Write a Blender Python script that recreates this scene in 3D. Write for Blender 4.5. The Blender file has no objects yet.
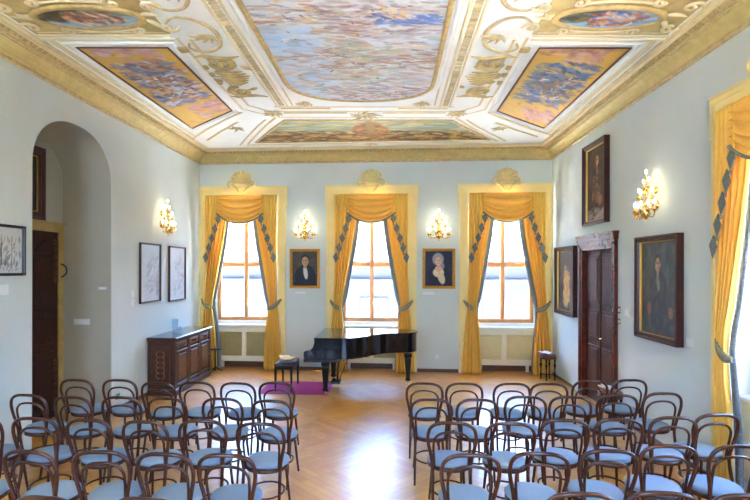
import bpy, bmesh, math, random
import numpy as np
from mathutils import Vector, Matrix
random.seed(7)
PI = math.pi
scn = bpy.context.scene
COL = scn.collection

# ------------------------------------------------------------------ camera
D, WL, WR, ZC, YR = 11.38, -4.30, 3.39, 4.85, -0.90     # back wall, left, right, ceiling, rear wall
XC = (WL + WR) / 2
cam = bpy.data.cameras.new('camera'); co = bpy.data.objects.new('camera', cam); COL.objects.link(co)
cam.sensor_width = 36; cam.lens = 520 / 750 * 36
cam.shift_x = (375 - 350.09) / 750; cam.shift_y = (267.97 - 250) / 750
co.location = (0, 0, 2.25)
co.rotation_euler = (Matrix.Rotation(0.0803, 3, 'Z') @ Matrix.Rotation(PI / 2, 3, 'X') @ Matrix.Rotation(0.0019, 3, 'Z')).to_euler()
scn.camera = co
# ------------------------------------------------------------------ sky, daylight, exposure
wd = bpy.data.worlds.new('sky'); scn.world = wd; wd.use_nodes = True
nt = wd.node_tree; bg = nt.nodes['Background']
SKY = 14.0
tc = nt.nodes.new('ShaderNodeTexCoord'); sp = nt.nodes.new('ShaderNodeSeparateXYZ'); rp = nt.nodes.new('ShaderNodeValToRGB')
nt.links.new(tc.outputs['Generated'], sp.inputs[0]); nt.links.new(sp.outputs['Z'], rp.inputs[0]); nt.links.new(rp.outputs[0], bg.inputs[0])
rp.color_ramp.elements[0].position = 0.0; rp.color_ramp.elements[0].color = (.62, .80, 1, 1)
rp.color_ramp.elements[1].position = 0.4; rp.color_ramp.elements[1].color = (.27, .50, 1, 1)
bg.inputs[1].default_value = SKY
sun = bpy.data.lights.new('midday_sun', 'SUN'); sun.energy = 140; sun.angle = .02; sun.color = (1, .98, .94)
so = bpy.data.objects.new('midday_sun', sun); COL.objects.link(so); so.rotation_euler = (-math.radians(12), math.radians(3), 0)   # high sun: lights the courtyard, the added overhang keeps it out of the room
def portal(loc, rot, sx, sz):
    l = bpy.data.lights.new('window_daylight', 'AREA'); l.shape = 'RECTANGLE'; l.size = sx; l.size_y = sz
    l.cycles.is_portal = True
    o = bpy.data.objects.new('window_daylight', l); COL.objects.link(o); o.location = loc; o.rotation_euler = rot
BACK_WINDOWS = [-3.33, -0.45, 2.43]
SIDE_WINDOWS = [4.80, 1.90]
for x in BACK_WINDOWS: portal((x, D + .56, 2.5), (-PI / 2, 0, 0), 1.3, 2.9)
for y in SIDE_WINDOWS: portal((WR + .56, y, 2.5), (0, PI / 2, 0), 2.9, 1.3)
ADDED_REAR_WINDOWS = [-2.6, 1.7]  # unseen rear windows, added to raise the ambient daylight
for x in ADDED_REAR_WINDOWS: portal((x, YR - .56, 2.5), (PI / 2, 0, 0), 1.3, 2.9)
scn.view_settings.view_transform = 'Standard'; scn.view_settings.look = 'None'
scn.view_settings.gamma = 1; scn.view_settings.use_curve_mapping = False
scn.view_settings.exposure = 1.15
scn.cycles.max_bounces = 10; scn.cycles.diffuse_bounces = 6; scn.cycles.glossy_bounces = 4
scn.cycles.transparent_max_bounces = 12; scn.cycles.sample_clamp_indirect = 40
scn.cycles.use_denoising = True

# ------------------------------------------------------------------ materials
def rgb(r, g, b): # sRGB 0-255 -> linear
    f = lambda c: (c / 255 / 12.92) if c <= 10 else ((c / 255 + .055) / 1.055) ** 2.4
    return (f(r), f(g), f(b), 1)
MATS = {}
def mat(name, col, rough=.5, metal=0, var=0, scale=8, bump=0, bscale=60, emit=None, estr=0, coat=0, spec=.5, stretch=None):
    if name in MATS: return MATS[name]
    m = bpy.data.materials.new(name); m.use_nodes = True; MATS[name] = m
    t = m.node_tree; b = t.nodes['Principled BSDF']
    b.inputs['Roughness'].default_value = rough; b.inputs['Metallic'].default_value = metal
    b.inputs['Specular IOR Level'].default_value = spec
    b.inputs['Coat Weight'].default_value = coat; b.inputs['Coat Roughness'].default_value = .08
    b.inputs['Base Color'].default_value = col
    tcn = t.nodes.new('ShaderNodeTexCoord'); mp = t.nodes.new('ShaderNodeMapping')
    t.links.new(tcn.outputs['Object'], mp.inputs[0])
    if stretch: mp.inputs['Scale'].default_value = stretch
    n = t.nodes.new('ShaderNodeTexNoise'); n.inputs['Scale'].default_value = scale; n.inputs['Detail'].default_value = 4
    t.links.new(mp.outputs[0], n.inputs[0])
    r = t.nodes.new('ShaderNodeValToRGB'); v = max(var, .02)
    r.color_ramp.elements[0].position = .3; r.color_ramp.elements[1].position = .7
    r.color_ramp.elements[0].color = tuple(c * (1 - v) for c in col[:3]) + (1,)
    r.color_ramp.elements[1].color = tuple(min(1, c * (1 + v)) for c in col[:3]) + (1,)
    t.links.new(n.outputs[0], r.inputs[0]); t.links.new(r.outputs[0], b.inputs['Base Color'])
    if bump:
        n2 = t.nodes.new('ShaderNodeTexNoise'); n2.inputs['Scale'].default_value = bscale
        t.links.new(mp.outputs[0], n2.inputs[0])
        bp = t.nodes.new('ShaderNodeBump'); bp.inputs['Strength'].default_value = bump; bp.inputs['Distance'].default_value = .01
        t.links.new(n2.outputs[0], bp.inputs['Height']); t.links.new(bp.outputs[0], b.inputs['Normal'])
    if emit:
        b.inputs['Emission Color'].default_value = emit; b.inputs['Emission Strength'].default_value = estr
    return m
WALL = mat('painted_plaster', (.63, .70, .68, 1), .85, var=.025, scale=1.2, bump=.08, bscale=30)
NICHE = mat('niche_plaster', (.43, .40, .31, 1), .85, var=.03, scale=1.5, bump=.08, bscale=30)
STUCCO = mat('cream_stucco', (.74, .62, .36, 1), .7, var=.05, scale=5, bump=.15, bscale=25)
STUCCO2 = mat('pale_stucco', (.86, .87, .82, 1), .7, var=.04, scale=3, bump=.1, bscale=20)
OCHRE = mat('ochre_ground', (.50, .36, .14, 1), .7, var=.18, scale=7, bump=.2, bscale=25)
GILT = mat('aged_gilding', (.52, .36, .13, 1), .5, var=.2, scale=12, metal=.2)
TAN = mat('tan_relief', (.56, .43, .22, 1), .65, var=.18, scale=15)
CASING = mat('cream_casing', (.86, .71, .30, 1), .5, var=.03)
WHITE = mat('white_paint', (.82, .83, .82, 1), .4, var=.02)
IVORY = mat('ivory_panel', (.80, .76, .60, 1), .45, var=.03)
OAK = mat('oak_window_wood', rgb(200, 142, 90), .4, var=.15, scale=6, stretch=(8, 8, 1))
GOLDCLOTH = mat('gold_curtain_cloth', rgb(252, 204, 94), .62, var=.08, scale=30, stretch=(6, 6, .4))
def translucent(m, k):      # thin cloth lets part of the daylight through
    t = m.node_tree; b = t.nodes['Principled BSDF']; o = t.nodes['Material Output']
    tr = t.nodes.new('ShaderNodeBsdfTranslucent'); mx = t.nodes.new('ShaderNodeMixShader'); mx.inputs[0].default_value = k
    l = b.inputs['Base Color'].links[0]; t.links.new(l.from_socket, tr.inputs[0])
    t.links.new(b.outputs[0], mx.inputs[1]); t.links.new(tr.outputs[0], mx.inputs[2]); t.links.new(mx.outputs[0], o.inputs[0])
translucent(GOLDCLOTH, .16)
LINING = mat('blue_grey_lining', rgb(120, 132, 140), .6, var=.25, scale=40, bump=.3, bscale=80)
TRIM = mat('grey_green_braid', rgb(116, 124, 116), .7, var=.3, scale=40, bump=.3)
BENT = mat('bentwood_varnish', rgb(76, 35, 20), .22, var=.3, scale=14, coat=.4)
CUSH = mat('blue_grey_upholstery', rgb(132, 152, 170), .85, var=.06, scale=60, bump=.2, bscale=200)
BLACKP = mat('black_lacquer', (.010, .008, .008, 1), .09, var=.1, coat=.6)
BLACK = mat('black_wood', (.010, .008, .008, 1), .35, var=.1, spec=.25)
LEATHER = mat('black_leather', (.02, .02, .024, 1), .38, var=.2, bump=.3)
BRASS = mat('polished_brass', (.83, .56, .20, 1), .22, metal=1, var=.08)
MAHOG = mat('mahogany_door', rgb(78, 40, 20), .55, var=.4, scale=5, spec=.3, stretch=(6, 6, .8))
DARKDOOR = mat('dark_carved_wood', rgb(58, 28, 18), .5, spec=.2, var=.35, scale=6, stretch=(6, 6, .8))
REDMARBLE = mat('red_brown_stone', rgb(96, 40, 28), .25, var=.35, scale=9)
REDFRAME = mat('dark_red_frame_wood', rgb(62, 20, 16), .3, var=.2, scale=10)
CABWOOD = mat('cabinet_walnut', rgb(74, 38, 22), .38, var=.35, scale=7, stretch=(5, 5, 1))
CABCARVE = mat('carved_lighter_walnut', rgb(120, 74, 42), .4, var=.3, scale=20)
CABTOP = mat('polished_cabinet_top', rgb(80, 60, 50), .18, var=.15, coat=.5)
STOOLLEA = mat('brown_stool_leather', rgb(110, 50, 30), .4, var=.2)
PAPER = mat('white_paper', (.8, .82, .84, 1), .7)
YPAPER = mat('yellowed_paper', rgb(215, 195, 130), .7)
BCLOTH = mat('slate_cloth', rgb(110, 122, 145), .8, var=.1)
RUG = mat('magenta_rug', rgb(178, 50, 128), .9, var=.15, scale=30, bump=.4, bscale=150)
PLASTIC = mat('white_plastic', (.75, .76, .76, 1), .4)
IRON = mat('wrought_iron', (.03, .028, .025, 1), .4, metal=.6)
TERRY = mat('steel_base', (.3, .3, .3, 1), .35, metal=1)
BASEB = mat('brown_baseboard', rgb(96, 60, 34), .4, var=.2, scale=8)
SLAT = mat('grille_slat', rgb(176, 160, 108), .5, var=.05)
FACADE = mat('darkened_facade', (.017, .018, .020, 1), .9, var=.05, scale=.6)  # facade, roof and panes: near-black colour stands in for less exposure outdoors
ROOFT = mat('darkened_roof_tiles', (.0085, .0088, .0095, 1), .9, var=.1, scale=3)  # darkened like the facade, against the bright exposure
COURT = mat('courtyard_paving', (.78, .80, .80, 1), .9, var=.03)
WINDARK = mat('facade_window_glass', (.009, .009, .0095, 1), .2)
GREEN = mat('green_sign', rgb(30, 140, 80), .5)
BULB = mat('candle_bulb', (1, .9, .7, 1), .4, emit=(1, .86, .60, 1), estr=15)
CANDLE = mat('candle_sleeve', rgb(235, 215, 160), .5)

def glassmat(name, tint=(1, 1, 1, 1), k=.5):
    m = bpy.data.materials.new(name); m.use_nodes = True; t = m.node_tree; t.nodes.clear()
    o = t.nodes.new('ShaderNodeOutputMaterial'); mx = t.nodes.new('ShaderNodeMixShader'); lw = t.nodes.new('ShaderNodeLayerWeight')
    lw.inputs[0].default_value = .12
    mu = t.nodes.new('ShaderNodeMath'); mu.operation = 'MULTIPLY'; mu.inputs[1].default_value = k
    a = t.nodes.new('ShaderNodeBsdfTransparent'); a.inputs[0].default_value = tint
    g = t.nodes.new('ShaderNodeBsdfGlossy'); g.inputs['Roughness'].default_value = .03
    t.links.new(lw.outputs['Facing'], mu.inputs[0]); t.links.new(mu.outputs[0], mx.inputs[0]); t.links.new(a.outputs[0], mx.inputs[1]); t.links.new(g.outputs[0], mx.inputs[2])
    t.links.new(mx.outputs[0], o.inputs[0]); return m
GLASS = glassmat('window_glass', (.97, .98, 1, 1))
CLEAR = glassmat('clear_glass', (.82, .86, .9, 1))

def painted(name, rough=.6, coat=0):
    m = bpy.data.materials.new(name); m.use_nodes = True; t = m.node_tree; b = t.nodes['Principled BSDF']
    b.inputs['Roughness'].default_value = rough; b.inputs['Coat Weight'].default_value = coat
    a = t.nodes.new('ShaderNodeVertexColor'); a.layer_name = 'Col'
    n = t.nodes.new('ShaderNodeTexNoise'); n.inputs['Scale'].default_value = 40
    tcn = t.nodes.new('ShaderNodeTexCoord'); t.links.new(tcn.outputs['Object'], n.inputs[0])
    mx = t.nodes.new('ShaderNodeMixRGB'); mx.blend_type = 'OVERLAY'; mx.inputs[0].default_value = .15
    t.links.new(a.outputs[0], mx.inputs[1]); t.links.new(n.outputs[0], mx.inputs[2]); t.links.new(mx.outputs[0], b.inputs['Base Color'])
    return m
FRESCO = painted('fresco_pigment', .75)
OILP = painted('oil_paint', .6, .0)
PRINT = painted('engraved_paper', .5, .25)

def floor_mat():
    m = bpy.data.materials.new('honey_parquet'); m.use_nodes = True; t = m.node_tree; b = t.nodes['Principled BSDF']
    tcn = t.nodes.new('ShaderNodeTexCoord')
    def bricks(rot):
        mp = t.nodes.new('ShaderNodeMapping'); mp.inputs['Rotation'].default_value = (0, 0, rot)
        t.links.new(tcn.outputs['Object'], mp.inputs[0])
        br = t.nodes.new('ShaderNodeTexBrick'); br.offset = .5
        br.inputs['Scale'].default_value = 1; br.inputs['Brick Width'].default_value = .5; br.inputs['Row Height'].default_value = .09
        br.inputs['Mortar Size'].default_value = .0025; br.inputs['Bias'].default_value = 0
        br.inputs['Color1'].default_value = rgb(226, 160, 58); br.inputs['Color2'].default_value = rgb(206, 138, 42)
        br.inputs['Mortar'].default_value = rgb(176, 120, 50)
        t.links.new(mp.outputs[0], br.inputs[0]); return br
    b1 = bricks(PI / 4); b2 = bricks(-PI / 4)
    ck = t.nodes.new('ShaderNodeTexChecker'); ck.inputs['Scale'].default_value = 1.0
    mp = t.nodes.new('ShaderNodeMapping'); mp.inputs['Location'].default_value = (.13, .2, .5); t.links.new(tcn.outputs['Object'], mp.inputs[0]); t.links.new(mp.outputs[0], ck.inputs[0])
    mx = t.nodes.new('ShaderNodeMixRGB'); t.links.new(ck.outputs[1], mx.inputs[0]); t.links.new(b1.outputs[0], mx.inputs[1]); t.links.new(b2.outputs[0], mx.inputs[2])
    n = t.nodes.new('ShaderNodeTexNoise'); n.inputs['Scale'].default_value = 2.5; n.inputs['Detail'].default_value = 6; t.links.new(tcn.outputs['Object'], n.inputs[0])
    m2 = t.nodes.new('ShaderNodeMixRGB'); m2.blend_type = 'OVERLAY'; m2.inputs[0].default_value = .3
    t.links.new(mx.outputs[0], m2.inputs[1]); t.links.new(n.outputs[0], m2.inputs[2]); t.links.new(m2.outputs[0], b.inputs['Base Color'])
    b.inputs['Roughness'].default_value = .42; b.inputs['Specular IOR Level'].default_value = .8
    b.inputs['Coat Weight'].default_value = 1.0; b.inputs['Coat Roughness'].default_value = .27
    bp = t.nodes.new('ShaderNodeBump'); bp.inputs['Strength'].default_value = .03; bp.inputs['Distance'].default_value = .004
    t.links.new(n.outputs[0], bp.inputs['Height']); t.links.new(bp.outputs[0], b.inputs['Normal'])
    return m
FLOOR = floor_mat()

# ------------------------------------------------------------------ mesh helpers
class MB:
    def __init__(s): s.v = []; s.f = []; s.sm = []
    def add(s, vs, fs, smooth=False):
        o = len(s.v); s.v += [tuple(p) for p in vs]; s.f += [tuple(i + o for i in f) for f in fs]; s.sm += [smooth] * len(fs); return s
    def box(s, x0, x1, y0, y1, z0, z1):
        vs = [(x, y, z) for z in (z0, z1) for x, y in ((x0, y0), (x1, y0), (x1, y1), (x0, y1))]
        return s.add(vs, [(3, 2, 1, 0), (4, 5, 6, 7), (0, 1, 5, 4), (1, 2, 6, 5), (2, 3, 7, 6), (3, 0, 4, 7)])
    def bbox(s, x0, x1, y0, y1, z0, z1, b=.01):   # box with chamfered vertical + top/bottom edges
        b = min(b, (x1 - x0) * .45, (y1 - y0) * .45, (z1 - z0) * .45)
        rings = []
        for z, i in ((z0, b), (z0 + b, 0), (z1 - b, 0), (z1, b)):
            c = b
            X0, X1, Y0, Y1 = x0 + i, x1 - i, y0 + i, y1 - i
            rings.append([(X0 + c, Y0, z), (X1 - c, Y0, z), (X1, Y0 + c, z), (X1, Y1 - c, z), (X1 - c, Y1, z), (X0 + c, Y1, z), (X0, Y1 - c, z), (X0, Y0 + c, z)])
        return s.rings(rings, True, smooth=False)
    def rings(s, rings, cap=True, closed=True, smooth=True):
        n = len(rings[0]); vs = [p for r in rings for p in r]; fs = []
        for i in range(len(rings) - 1):
            for j in range(n if closed else n - 1):
                k = (j + 1) % n; fs.append((i * n + j, i * n + k, (i + 1) * n + k, (i + 1) * n + j))
        s.add(vs, fs, smooth)
        if cap:
            s.add(rings[0], [tuple(range(n))[::-1]]); s.add(rings[-1], [tuple(range(n))])
        return s
    def lathe(s, prof, c=(0, 0, 0), n=16, axis='Z', cap=True):
        R = []
        for r, h in prof:
            ring = []
            for k in range(n):
                a = 2 * PI * k / n; x, y = r * math.cos(a), r * math.sin(a)
                ring.append((c[0] + x, c[1] + y, c[2] + h) if axis == 'Z' else (c[0] + h, c[1] + x, c[2] + y) if axis == 'X' else (c[0] + y, c[1] + h, c[2] + x))
            R.append(ring)
        return s.rings(R, cap)
    def tube(s, pts, rad, n=8, closed=False, flat=None, cap=True):
        P = [Vector(p) for p in pts]; m = len(P)
        rad = rad if isinstance(rad, (list, tuple)) else [rad] * m
        T = []
        for i in range(m):
            a = P[(i - 1) % m] if (closed or i) else P[i]; b = P[(i + 1) % m] if (closed or i < m - 1) else P[i]
            t = (b - a); T.append(t.normalized() if t.length > 1e-9 else Vector((0, 0, 1)))
        up = Vector((0, 0, 1)) if abs(T[0].z) < .9 else Vector((0, 1, 0))
        if flat: up = Vector(flat)
        N = (up - T[0] * up.dot(T[0])).normalized(); R = []
        for i in range(m):
            if flat: N = (up - T[i] * up.dot(T[i])).normalized()
            else: N = (N - T[i] * N.dot(T[i])).normalized()
            B = T[i].cross(N)
            fl = .5 if flat else 1
            R.append([tuple(P[i] + (N * math.cos(2 * PI * k / n) * fl + B * math.sin(2 * PI * k / n)) * rad[i]) for k in range(n)])
        if closed: R.append(R[0]); cap = False
        return s.rings(R, cap)
    def prism(s, poly, fn, d0, d1):      # poly of (a,b); fn(a,b,d)->xyz
        n = len(poly)
        A = [fn(a, b, d0) for a, b in poly]; B = [fn(a, b, d1) for a, b in poly]
        s.add(A + B, [tuple(range(n)), tuple(range(2 * n - 1, n - 1, -1))] + [(i, n + i, n + (i + 1) % n, (i + 1) % n) for i in range(n)])
        return s
    def disc_puff(s, cx, cy, z0, z1, rx, ry, n=28, power=2.0):
        R = []
        for q, h in ((.93, 0), (1, .25), (1, .5), (.95, .75), (.8, .92), (.5, 1.0), (.15, 1.03)):
            ring = []
            for k in range(n):
                a = 2 * PI * k / n; c, d = math.cos(a), math.sin(a)
                ring.append((cx + rx * q * math.copysign(abs(c) ** (2 / power), c), cy + ry * q * math.copysign(abs(d) ** (2 / power), d), z0 + (z1 - z0) * h))
            R.append(ring)
        return s.rings(R, True)
    def ball(s, c, r, n=10, sz=1.0):
        R = []
        for i in range(1, 7):
            a = PI * i / 7; R.append([(c[0] + r * math.sin(a) * math.cos(2 * PI * k / n), c[1] + r * math.sin(a) * math.sin(2 * PI * k / n), c[2] - r * sz * math.cos(a)) for k in range(n)])
        return s.rings(R, True)
    def build(s, name, m, parent=None, label=None, kind=None):
        me = bpy.data.meshes.new(name); me.from_pydata(s.v, [], s.f); me.materials.append(m)
        me.polygons.foreach_set('use_smooth', s.sm)
        b = bmesh.new(); b.from_mesh(me); bmesh.ops.recalc_face_normals(b, faces=b.faces); b.to_mesh(me); b.free(); me.update()
        o = bpy.data.objects.new(name, me); COL.objects.link(o)
        if parent: o.parent = parent
        if label: o['label'] = label
        if kind: o['kind'] = kind
        return o
def thing(name, label, cat, loc=(0, 0, 0), rz=0, group=None):
    o = bpy.data.objects.new(name, None); COL.objects.link(o); o.empty_display_size = .1
    o.location = loc; o.rotation_euler = (0, 0, rz); tag(o, label, cat, group); return o
def tag(o, label, cat, group=None):
    o['label'] = label; o['category'] = cat
    if group: o['group'] = group
    return o
def struct_empty(name, loc, rz):
    o = bpy.data.objects.new(name, None); COL.objects.link(o); o.location = loc; o.rotation_euler = (0, 0, rz); o['kind'] = 'structure'; return o
def dup(root, loc, rz, label, group=None):
    r = root.copy(); COL.objects.link(r); r.location = loc; r.rotation_euler = (0, 0, rz); r['label'] = label
    if group: r['group'] = group
    for ch in list(root.children):
        c = ch.copy(); COL.objects.link(c); c.parent = r
        for g in list(ch.children):
            d = g.copy(); COL.objects.link(d); d.parent = c
    return r
def spline(pts, k=6, closed=False):
    P = [Vector(p) for p in pts]; n = len(P); out = []
    for i in range(n if closed else n - 1):
        g = lambda j: P[j % n] if closed else P[max(0, min(n - 1, j))]
        p0, p1, p2, p3 = g(i - 1), g(i), g(i + 1), g(i + 2)
        for q in range(k):
            t = q / k
            out.append(.5 * ((2 * p1) + (p2 - p0) * t + (2 * p0 - 5 * p1 + 4 * p2 - p3) * t * t + (3 * p1 - p0 - 3 * p2 + p3) * t ** 3))
    if not closed: out.append(P[-1])
    return out
def interp(x, xs, ys): return float(np.interp(x, xs, ys))

# painted grids: img is (rows, cols, 3) linear colour; pos(u,v)->xyz, v=0 bottom
def canvas(name, img, pos, m, parent):
    h, w = img.shape[:2]
    vs = [pos(j / (w - 1), i / (h - 1)) for i in range(h) for j in range(w)]
    fs = [(i * w + j, i * w + j + 1, (i + 1) * w + j + 1, (i + 1) * w + j) for i in range(h - 1) for j in range(w - 1)]
    me = bpy.data.meshes.new(name); me.from_pydata(vs, [], fs); me.materials.append(m)
    ca = me.color_attributes.new('Col', 'FLOAT_COLOR', 'POINT')
    ca.data.foreach_set('color', np.concatenate([np.clip(img, 0, 1), np.ones((h, w, 1))], 2).astype(np.float32).ravel())
    o = bpy.data.objects.new(name, me); COL.objects.link(o); o.parent = parent; return o
rng = np.random.default_rng(3)
def L(r, g, b): return np.array(rgb(r, g, b)[:3])
def blank(w, h, c): return np.tile(np.array(c, float), (h, w, 1))
def stroke(im, cx, cy, lx, ly, ang, c, a=1.0, hard=3):
    h, w = im.shape[:2]; R = int(max(lx, ly) * 1.3 + 2)
    x0, x1, y0, y1 = max(0, int(cx - R)), min(w, int(cx + R) + 1), max(0, int(cy - R)), min(h, int(cy + R) + 1)
    if x0 >= x1 or y0 >= y1: return
    Y, X = np.mgrid[y0:y1, x0:x1]; dx, dy = X - cx, Y - cy
    u = (dx * math.cos(ang) + dy * math.sin(ang)) / max(lx, .5); v = (-dx * math.sin(ang) + dy * math.cos(ang)) / max(ly, .5)
    k = (a * np.clip((1 - (u * u + v * v)) * hard, 0, 1))[..., None]
    im[y0:y1, x0:x1] = im[y0:y1, x0:x1] * (1 - k) + np.array(c) * k
def scatter(im, n, reg, cols, lx, ly, ang=0, da=.5, a=.8):
    h, w = im.shape[:2]
    for _ in range(n):
        x = rng.uniform(reg[0], reg[1]) * w; y = rng.uniform(reg[2], reg[3]) * h
        stroke(im, x, y, rng.uniform(*lx), rng.uniform(*ly), ang + rng.uniform(-da, da), cols[rng.integers(len(cols))] * rng.uniform(.8, 1.15), a * rng.uniform(.6, 1))

# ------------------------------------------------------------------ floor, walls, ceiling
MB().box(-5.6, WR + .5, YR - .5, D + .5, -.12, 0).build('floor', FLOOR, kind='structure')
MB().box(-5.6, WR + .6, YR - .6, D + .6, ZC, ZC + .2).build('ceiling', STUCCO2, kind='structure')
T = .5
def wall_boxes(mb, x0, x1, openings, f):   # f(x,y,z) mapping, x along, y outward
    def bx(a0, a1, z0, z1, y0=0, y1=T):
        p, q = f(a0, y0), f(a1, y1)
        mb.box(min(p[0], q[0]), max(p[0], q[0]), min(p[1], q[1]), max(p[1], q[1]), z0, z1)
    x = x0
    for c, hw, zt, kind in sorted(openings):
        bx(x, c - hw, 0, ZC); bx(c - hw, c + hw, zt, ZC)
        if kind == 'window':
            bx(c - hw, c + hw, 0, .93, .28, T)
            bx(c - hw, c - .66, .93, zt, .30, T); bx(c + .66, c + hw, .93, zt, .30, T)
        else: bx(c - hw, c + hw, 0, zt, .28, T)
        x = c + hw
    bx(x, x1, 0, ZC)
mb = MB(); wall_boxes(mb, WL - .1, WR + .5, [(x, .81, 3.87, 'window') for x in BACK_WINDOWS], lambda x, y: (x, D + y)); mb.build('wall_back', WALL, kind='structure')
mb = MB(); wall_boxes(mb, YR - .5, D, [(y, .81, 3.87, 'window') for y in SIDE_WINDOWS] + [(8.88, .64, 2.66, 'door')], lambda x, y: (WR + y, x)); mb.build('wall_right', WALL, kind='structure')
mb = MB(); wall_boxes(mb, WL - .1, WR + .5, [(x, .81, 3.87, 'window') for x in ADDED_REAR_WINDOWS], lambda x, y: (x, YR - y)); mb.build('wall_rear', WALL, kind='structure')
mb = MB(); mb.box(-7, WR + .5, D + .5, D + 2.1, ZC + .25, ZC + .45); mb.box(WR + .5, WR + 2.1, YR - 2, D + 2.1, ZC + .25, ZC + .45); mb.box(-7, WR + .5, YR - 2, D + .5, ZC + .25, ZC + .45); mb.build('added_sun_overhang', FACADE, kind='structure')  # unseen overhang, added to block the sun from the windows
# left wall with a deep arched niche
AY, AH, AS, AR = 6.80, .89, 3.50, .70
poly = [(YR, 0), (AY - AH, 0)] + [(AY - AH * math.copysign(abs(math.cos(a)) ** .9, math.cos(a)), AS + AR * math.sin(a) ** .9) for a in [PI * k / 28 for k in range(29)]] + [(AY + AH, 0), (D, 0), (D, ZC), (YR, ZC)]
mb = MB(); mb.prism(poly, lambda a, b, d: (d, a, b), WL, WL - .81); mb.build('wall_left', WALL, kind='structure')
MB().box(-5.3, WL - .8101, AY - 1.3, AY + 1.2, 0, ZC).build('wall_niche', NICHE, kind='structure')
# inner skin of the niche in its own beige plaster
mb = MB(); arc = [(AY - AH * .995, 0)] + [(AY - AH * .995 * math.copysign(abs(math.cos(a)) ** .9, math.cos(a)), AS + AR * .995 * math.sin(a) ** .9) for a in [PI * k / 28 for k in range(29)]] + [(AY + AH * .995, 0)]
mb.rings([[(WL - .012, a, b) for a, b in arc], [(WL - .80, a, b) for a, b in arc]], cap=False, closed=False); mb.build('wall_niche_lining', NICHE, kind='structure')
# baseboards and painted gap shade
cuts = [WL] + sum([[x - 1.0, x + 1.0] for x in BACK_WINDOWS], []) + [WR]
mb = MB()
for a, b in zip(cuts[::2], cuts[1::2]):
    if b - a > .05: mb.box(a, b, D - .02, D, 0, .07)

for x in BACK_WINDOWS: mb.box(x - .80, x + .80, D + .262, D + .28, 0, .13)  # dark strip stands in for the shaded gap below the radiator covers
mb.build('baseboard_and_gap_shade', BASEB, kind='structure')
mb = MB(); mb.box(WL, WL + .015, AY + AH, D, 0, .06); mb.box(WL, WL + .015, YR, AY - AH, 0, .06); mb.build('baseboard_left', BASEB, kind='structure')
mb = MB(); mb.box(WR - .015, WR, 9.98, D, 0, .06); mb.box(WR - .015, WR, 5.85, 8.15, 0, .06); mb.box(WR - .015, WR, YR, .9, 0, .06); mb.box(WR - .015, WR, 2.9, 3.8, 0, .06); mb.build('baseboard_right', BASEB, kind='structure')

# cornice: profile (distance from wall, height) carried round the room with mitres
def ring_pts(d, z): return [(WL + d, YR + d, z), (WR - d, YR + d, z), (WR - d, D - d, z), (WL + d, D - d, z)]
def cornice(name, prof, m):
    mb = MB(); mb.rings([ring_pts(d, z) for d, z in prof], cap=False, smooth=False); return mb.build(name, m, kind='structure')
cornice('trim_1', [(0, 4.56), (.025, 4.57), (.03, 4.595), (.02, 4.61)], TAN)
cornice('trim_2', [(.02, 4.61), (.035, 4.62), (.05, 4.66), (.08, 4.70), (.125, 4.735), (.14, 4.737), (.14, 4.755), (.155, 4.757)], mat('gold_ochre_cove', (.60, .47, .18, 1), .6, var=.1))
cornice('trim_3', [(.155, 4.757), (.165, 4.775), (.225, 4.80), (.235, 4.80)], TAN)
cornice('trim_4', [(.235, 4.80), (.25, 4.80), (.26, 4.83), (.30, 4.83), (.31, 4.8499)], STUCCO)
# leaf relief running along the cornice
mb = MB()
def relief(p0, p1, inward):
    n = int((Vector(p1) - Vector(p0)).length / .085); t = (Vector(p1) - Vector(p0)) / n; tn = t.normalized(); iw = Vector(inward)
    for i in range(n):
        c = Vector(p0) + t * (i + .5)
        a = c - iw * .028 + Vector((0, 0, -.013)); b = c + iw * .03 + Vector((0, 0, .013))
        lo = Vector((0, 0, -.018)) + iw * .008
        vs = [a - tn * .026, a + tn * .026, b + tn * .03, b - tn * .03, (a + b) / 2 + lo * 1.5, a + lo * .4, b + lo * .4]
        mb.add(vs, [(0, 1, 4), (1, 2, 4), (2, 3, 4), (3, 0, 4)])
e = .195; z = 4.787
relief((WL + e, YR + e, z), (WL + e, D - e, z), (1, 0, 0)); relief((WR - e, YR + e, z), (WR - e, D - e, z), (-1, 0, 0)); relief((WL + e, D - e, z), (WR - e, D - e, z), (0, -1, 0))
mb.build('trim_5', GILT, kind='structure')

# ------------------------------------------------------------------ ceiling decoration
B0 = 5.28   # the ceiling design is symmetrical about this line
def W(a, b, dz=0):        # ceiling plan coordinates -> world (the old room is a little out of square)
    k = .078 * min(1, max(0, (10.9 - b) / 1.4)) * min(1, max(0, (b + .4) / 1.4))
    return (XC + a, b + k * a, ZC - dz)
def mirror_b(f):          # run for the far half and the near half
    f(lambda b: b); f(lambda b: 2 * B0 - b)
def line_moulding(name, pts, r, m, closed=False, dz=0, parent=None, dens=1):
    q = []
    n = len(pts)
    for i in range(n if closed else n - 1):
        (a0, b0), (a1, b1) = pts[i], pts[(i + 1) % n]
        st = max(1, int(max(abs(a1 - a0), abs(b1 - b0)) / .4))
        for k in range(st): t = k / st; q.append(W(a0 + (a1 - a0) * t, b0 + (b1 - b0) * t, dz))
    if not closed: q.append(W(*pts[-1], dz))
    mb = MB(); mb.tube(q, r, 6, closed=closed, flat=(0, 0, 1)); return mb
def merge(mbs):
    o = MB()
    for m_ in mbs: o.add(m_.v, m_.f); o.sm[-len(m_.f):] = m_.sm
    return o
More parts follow.
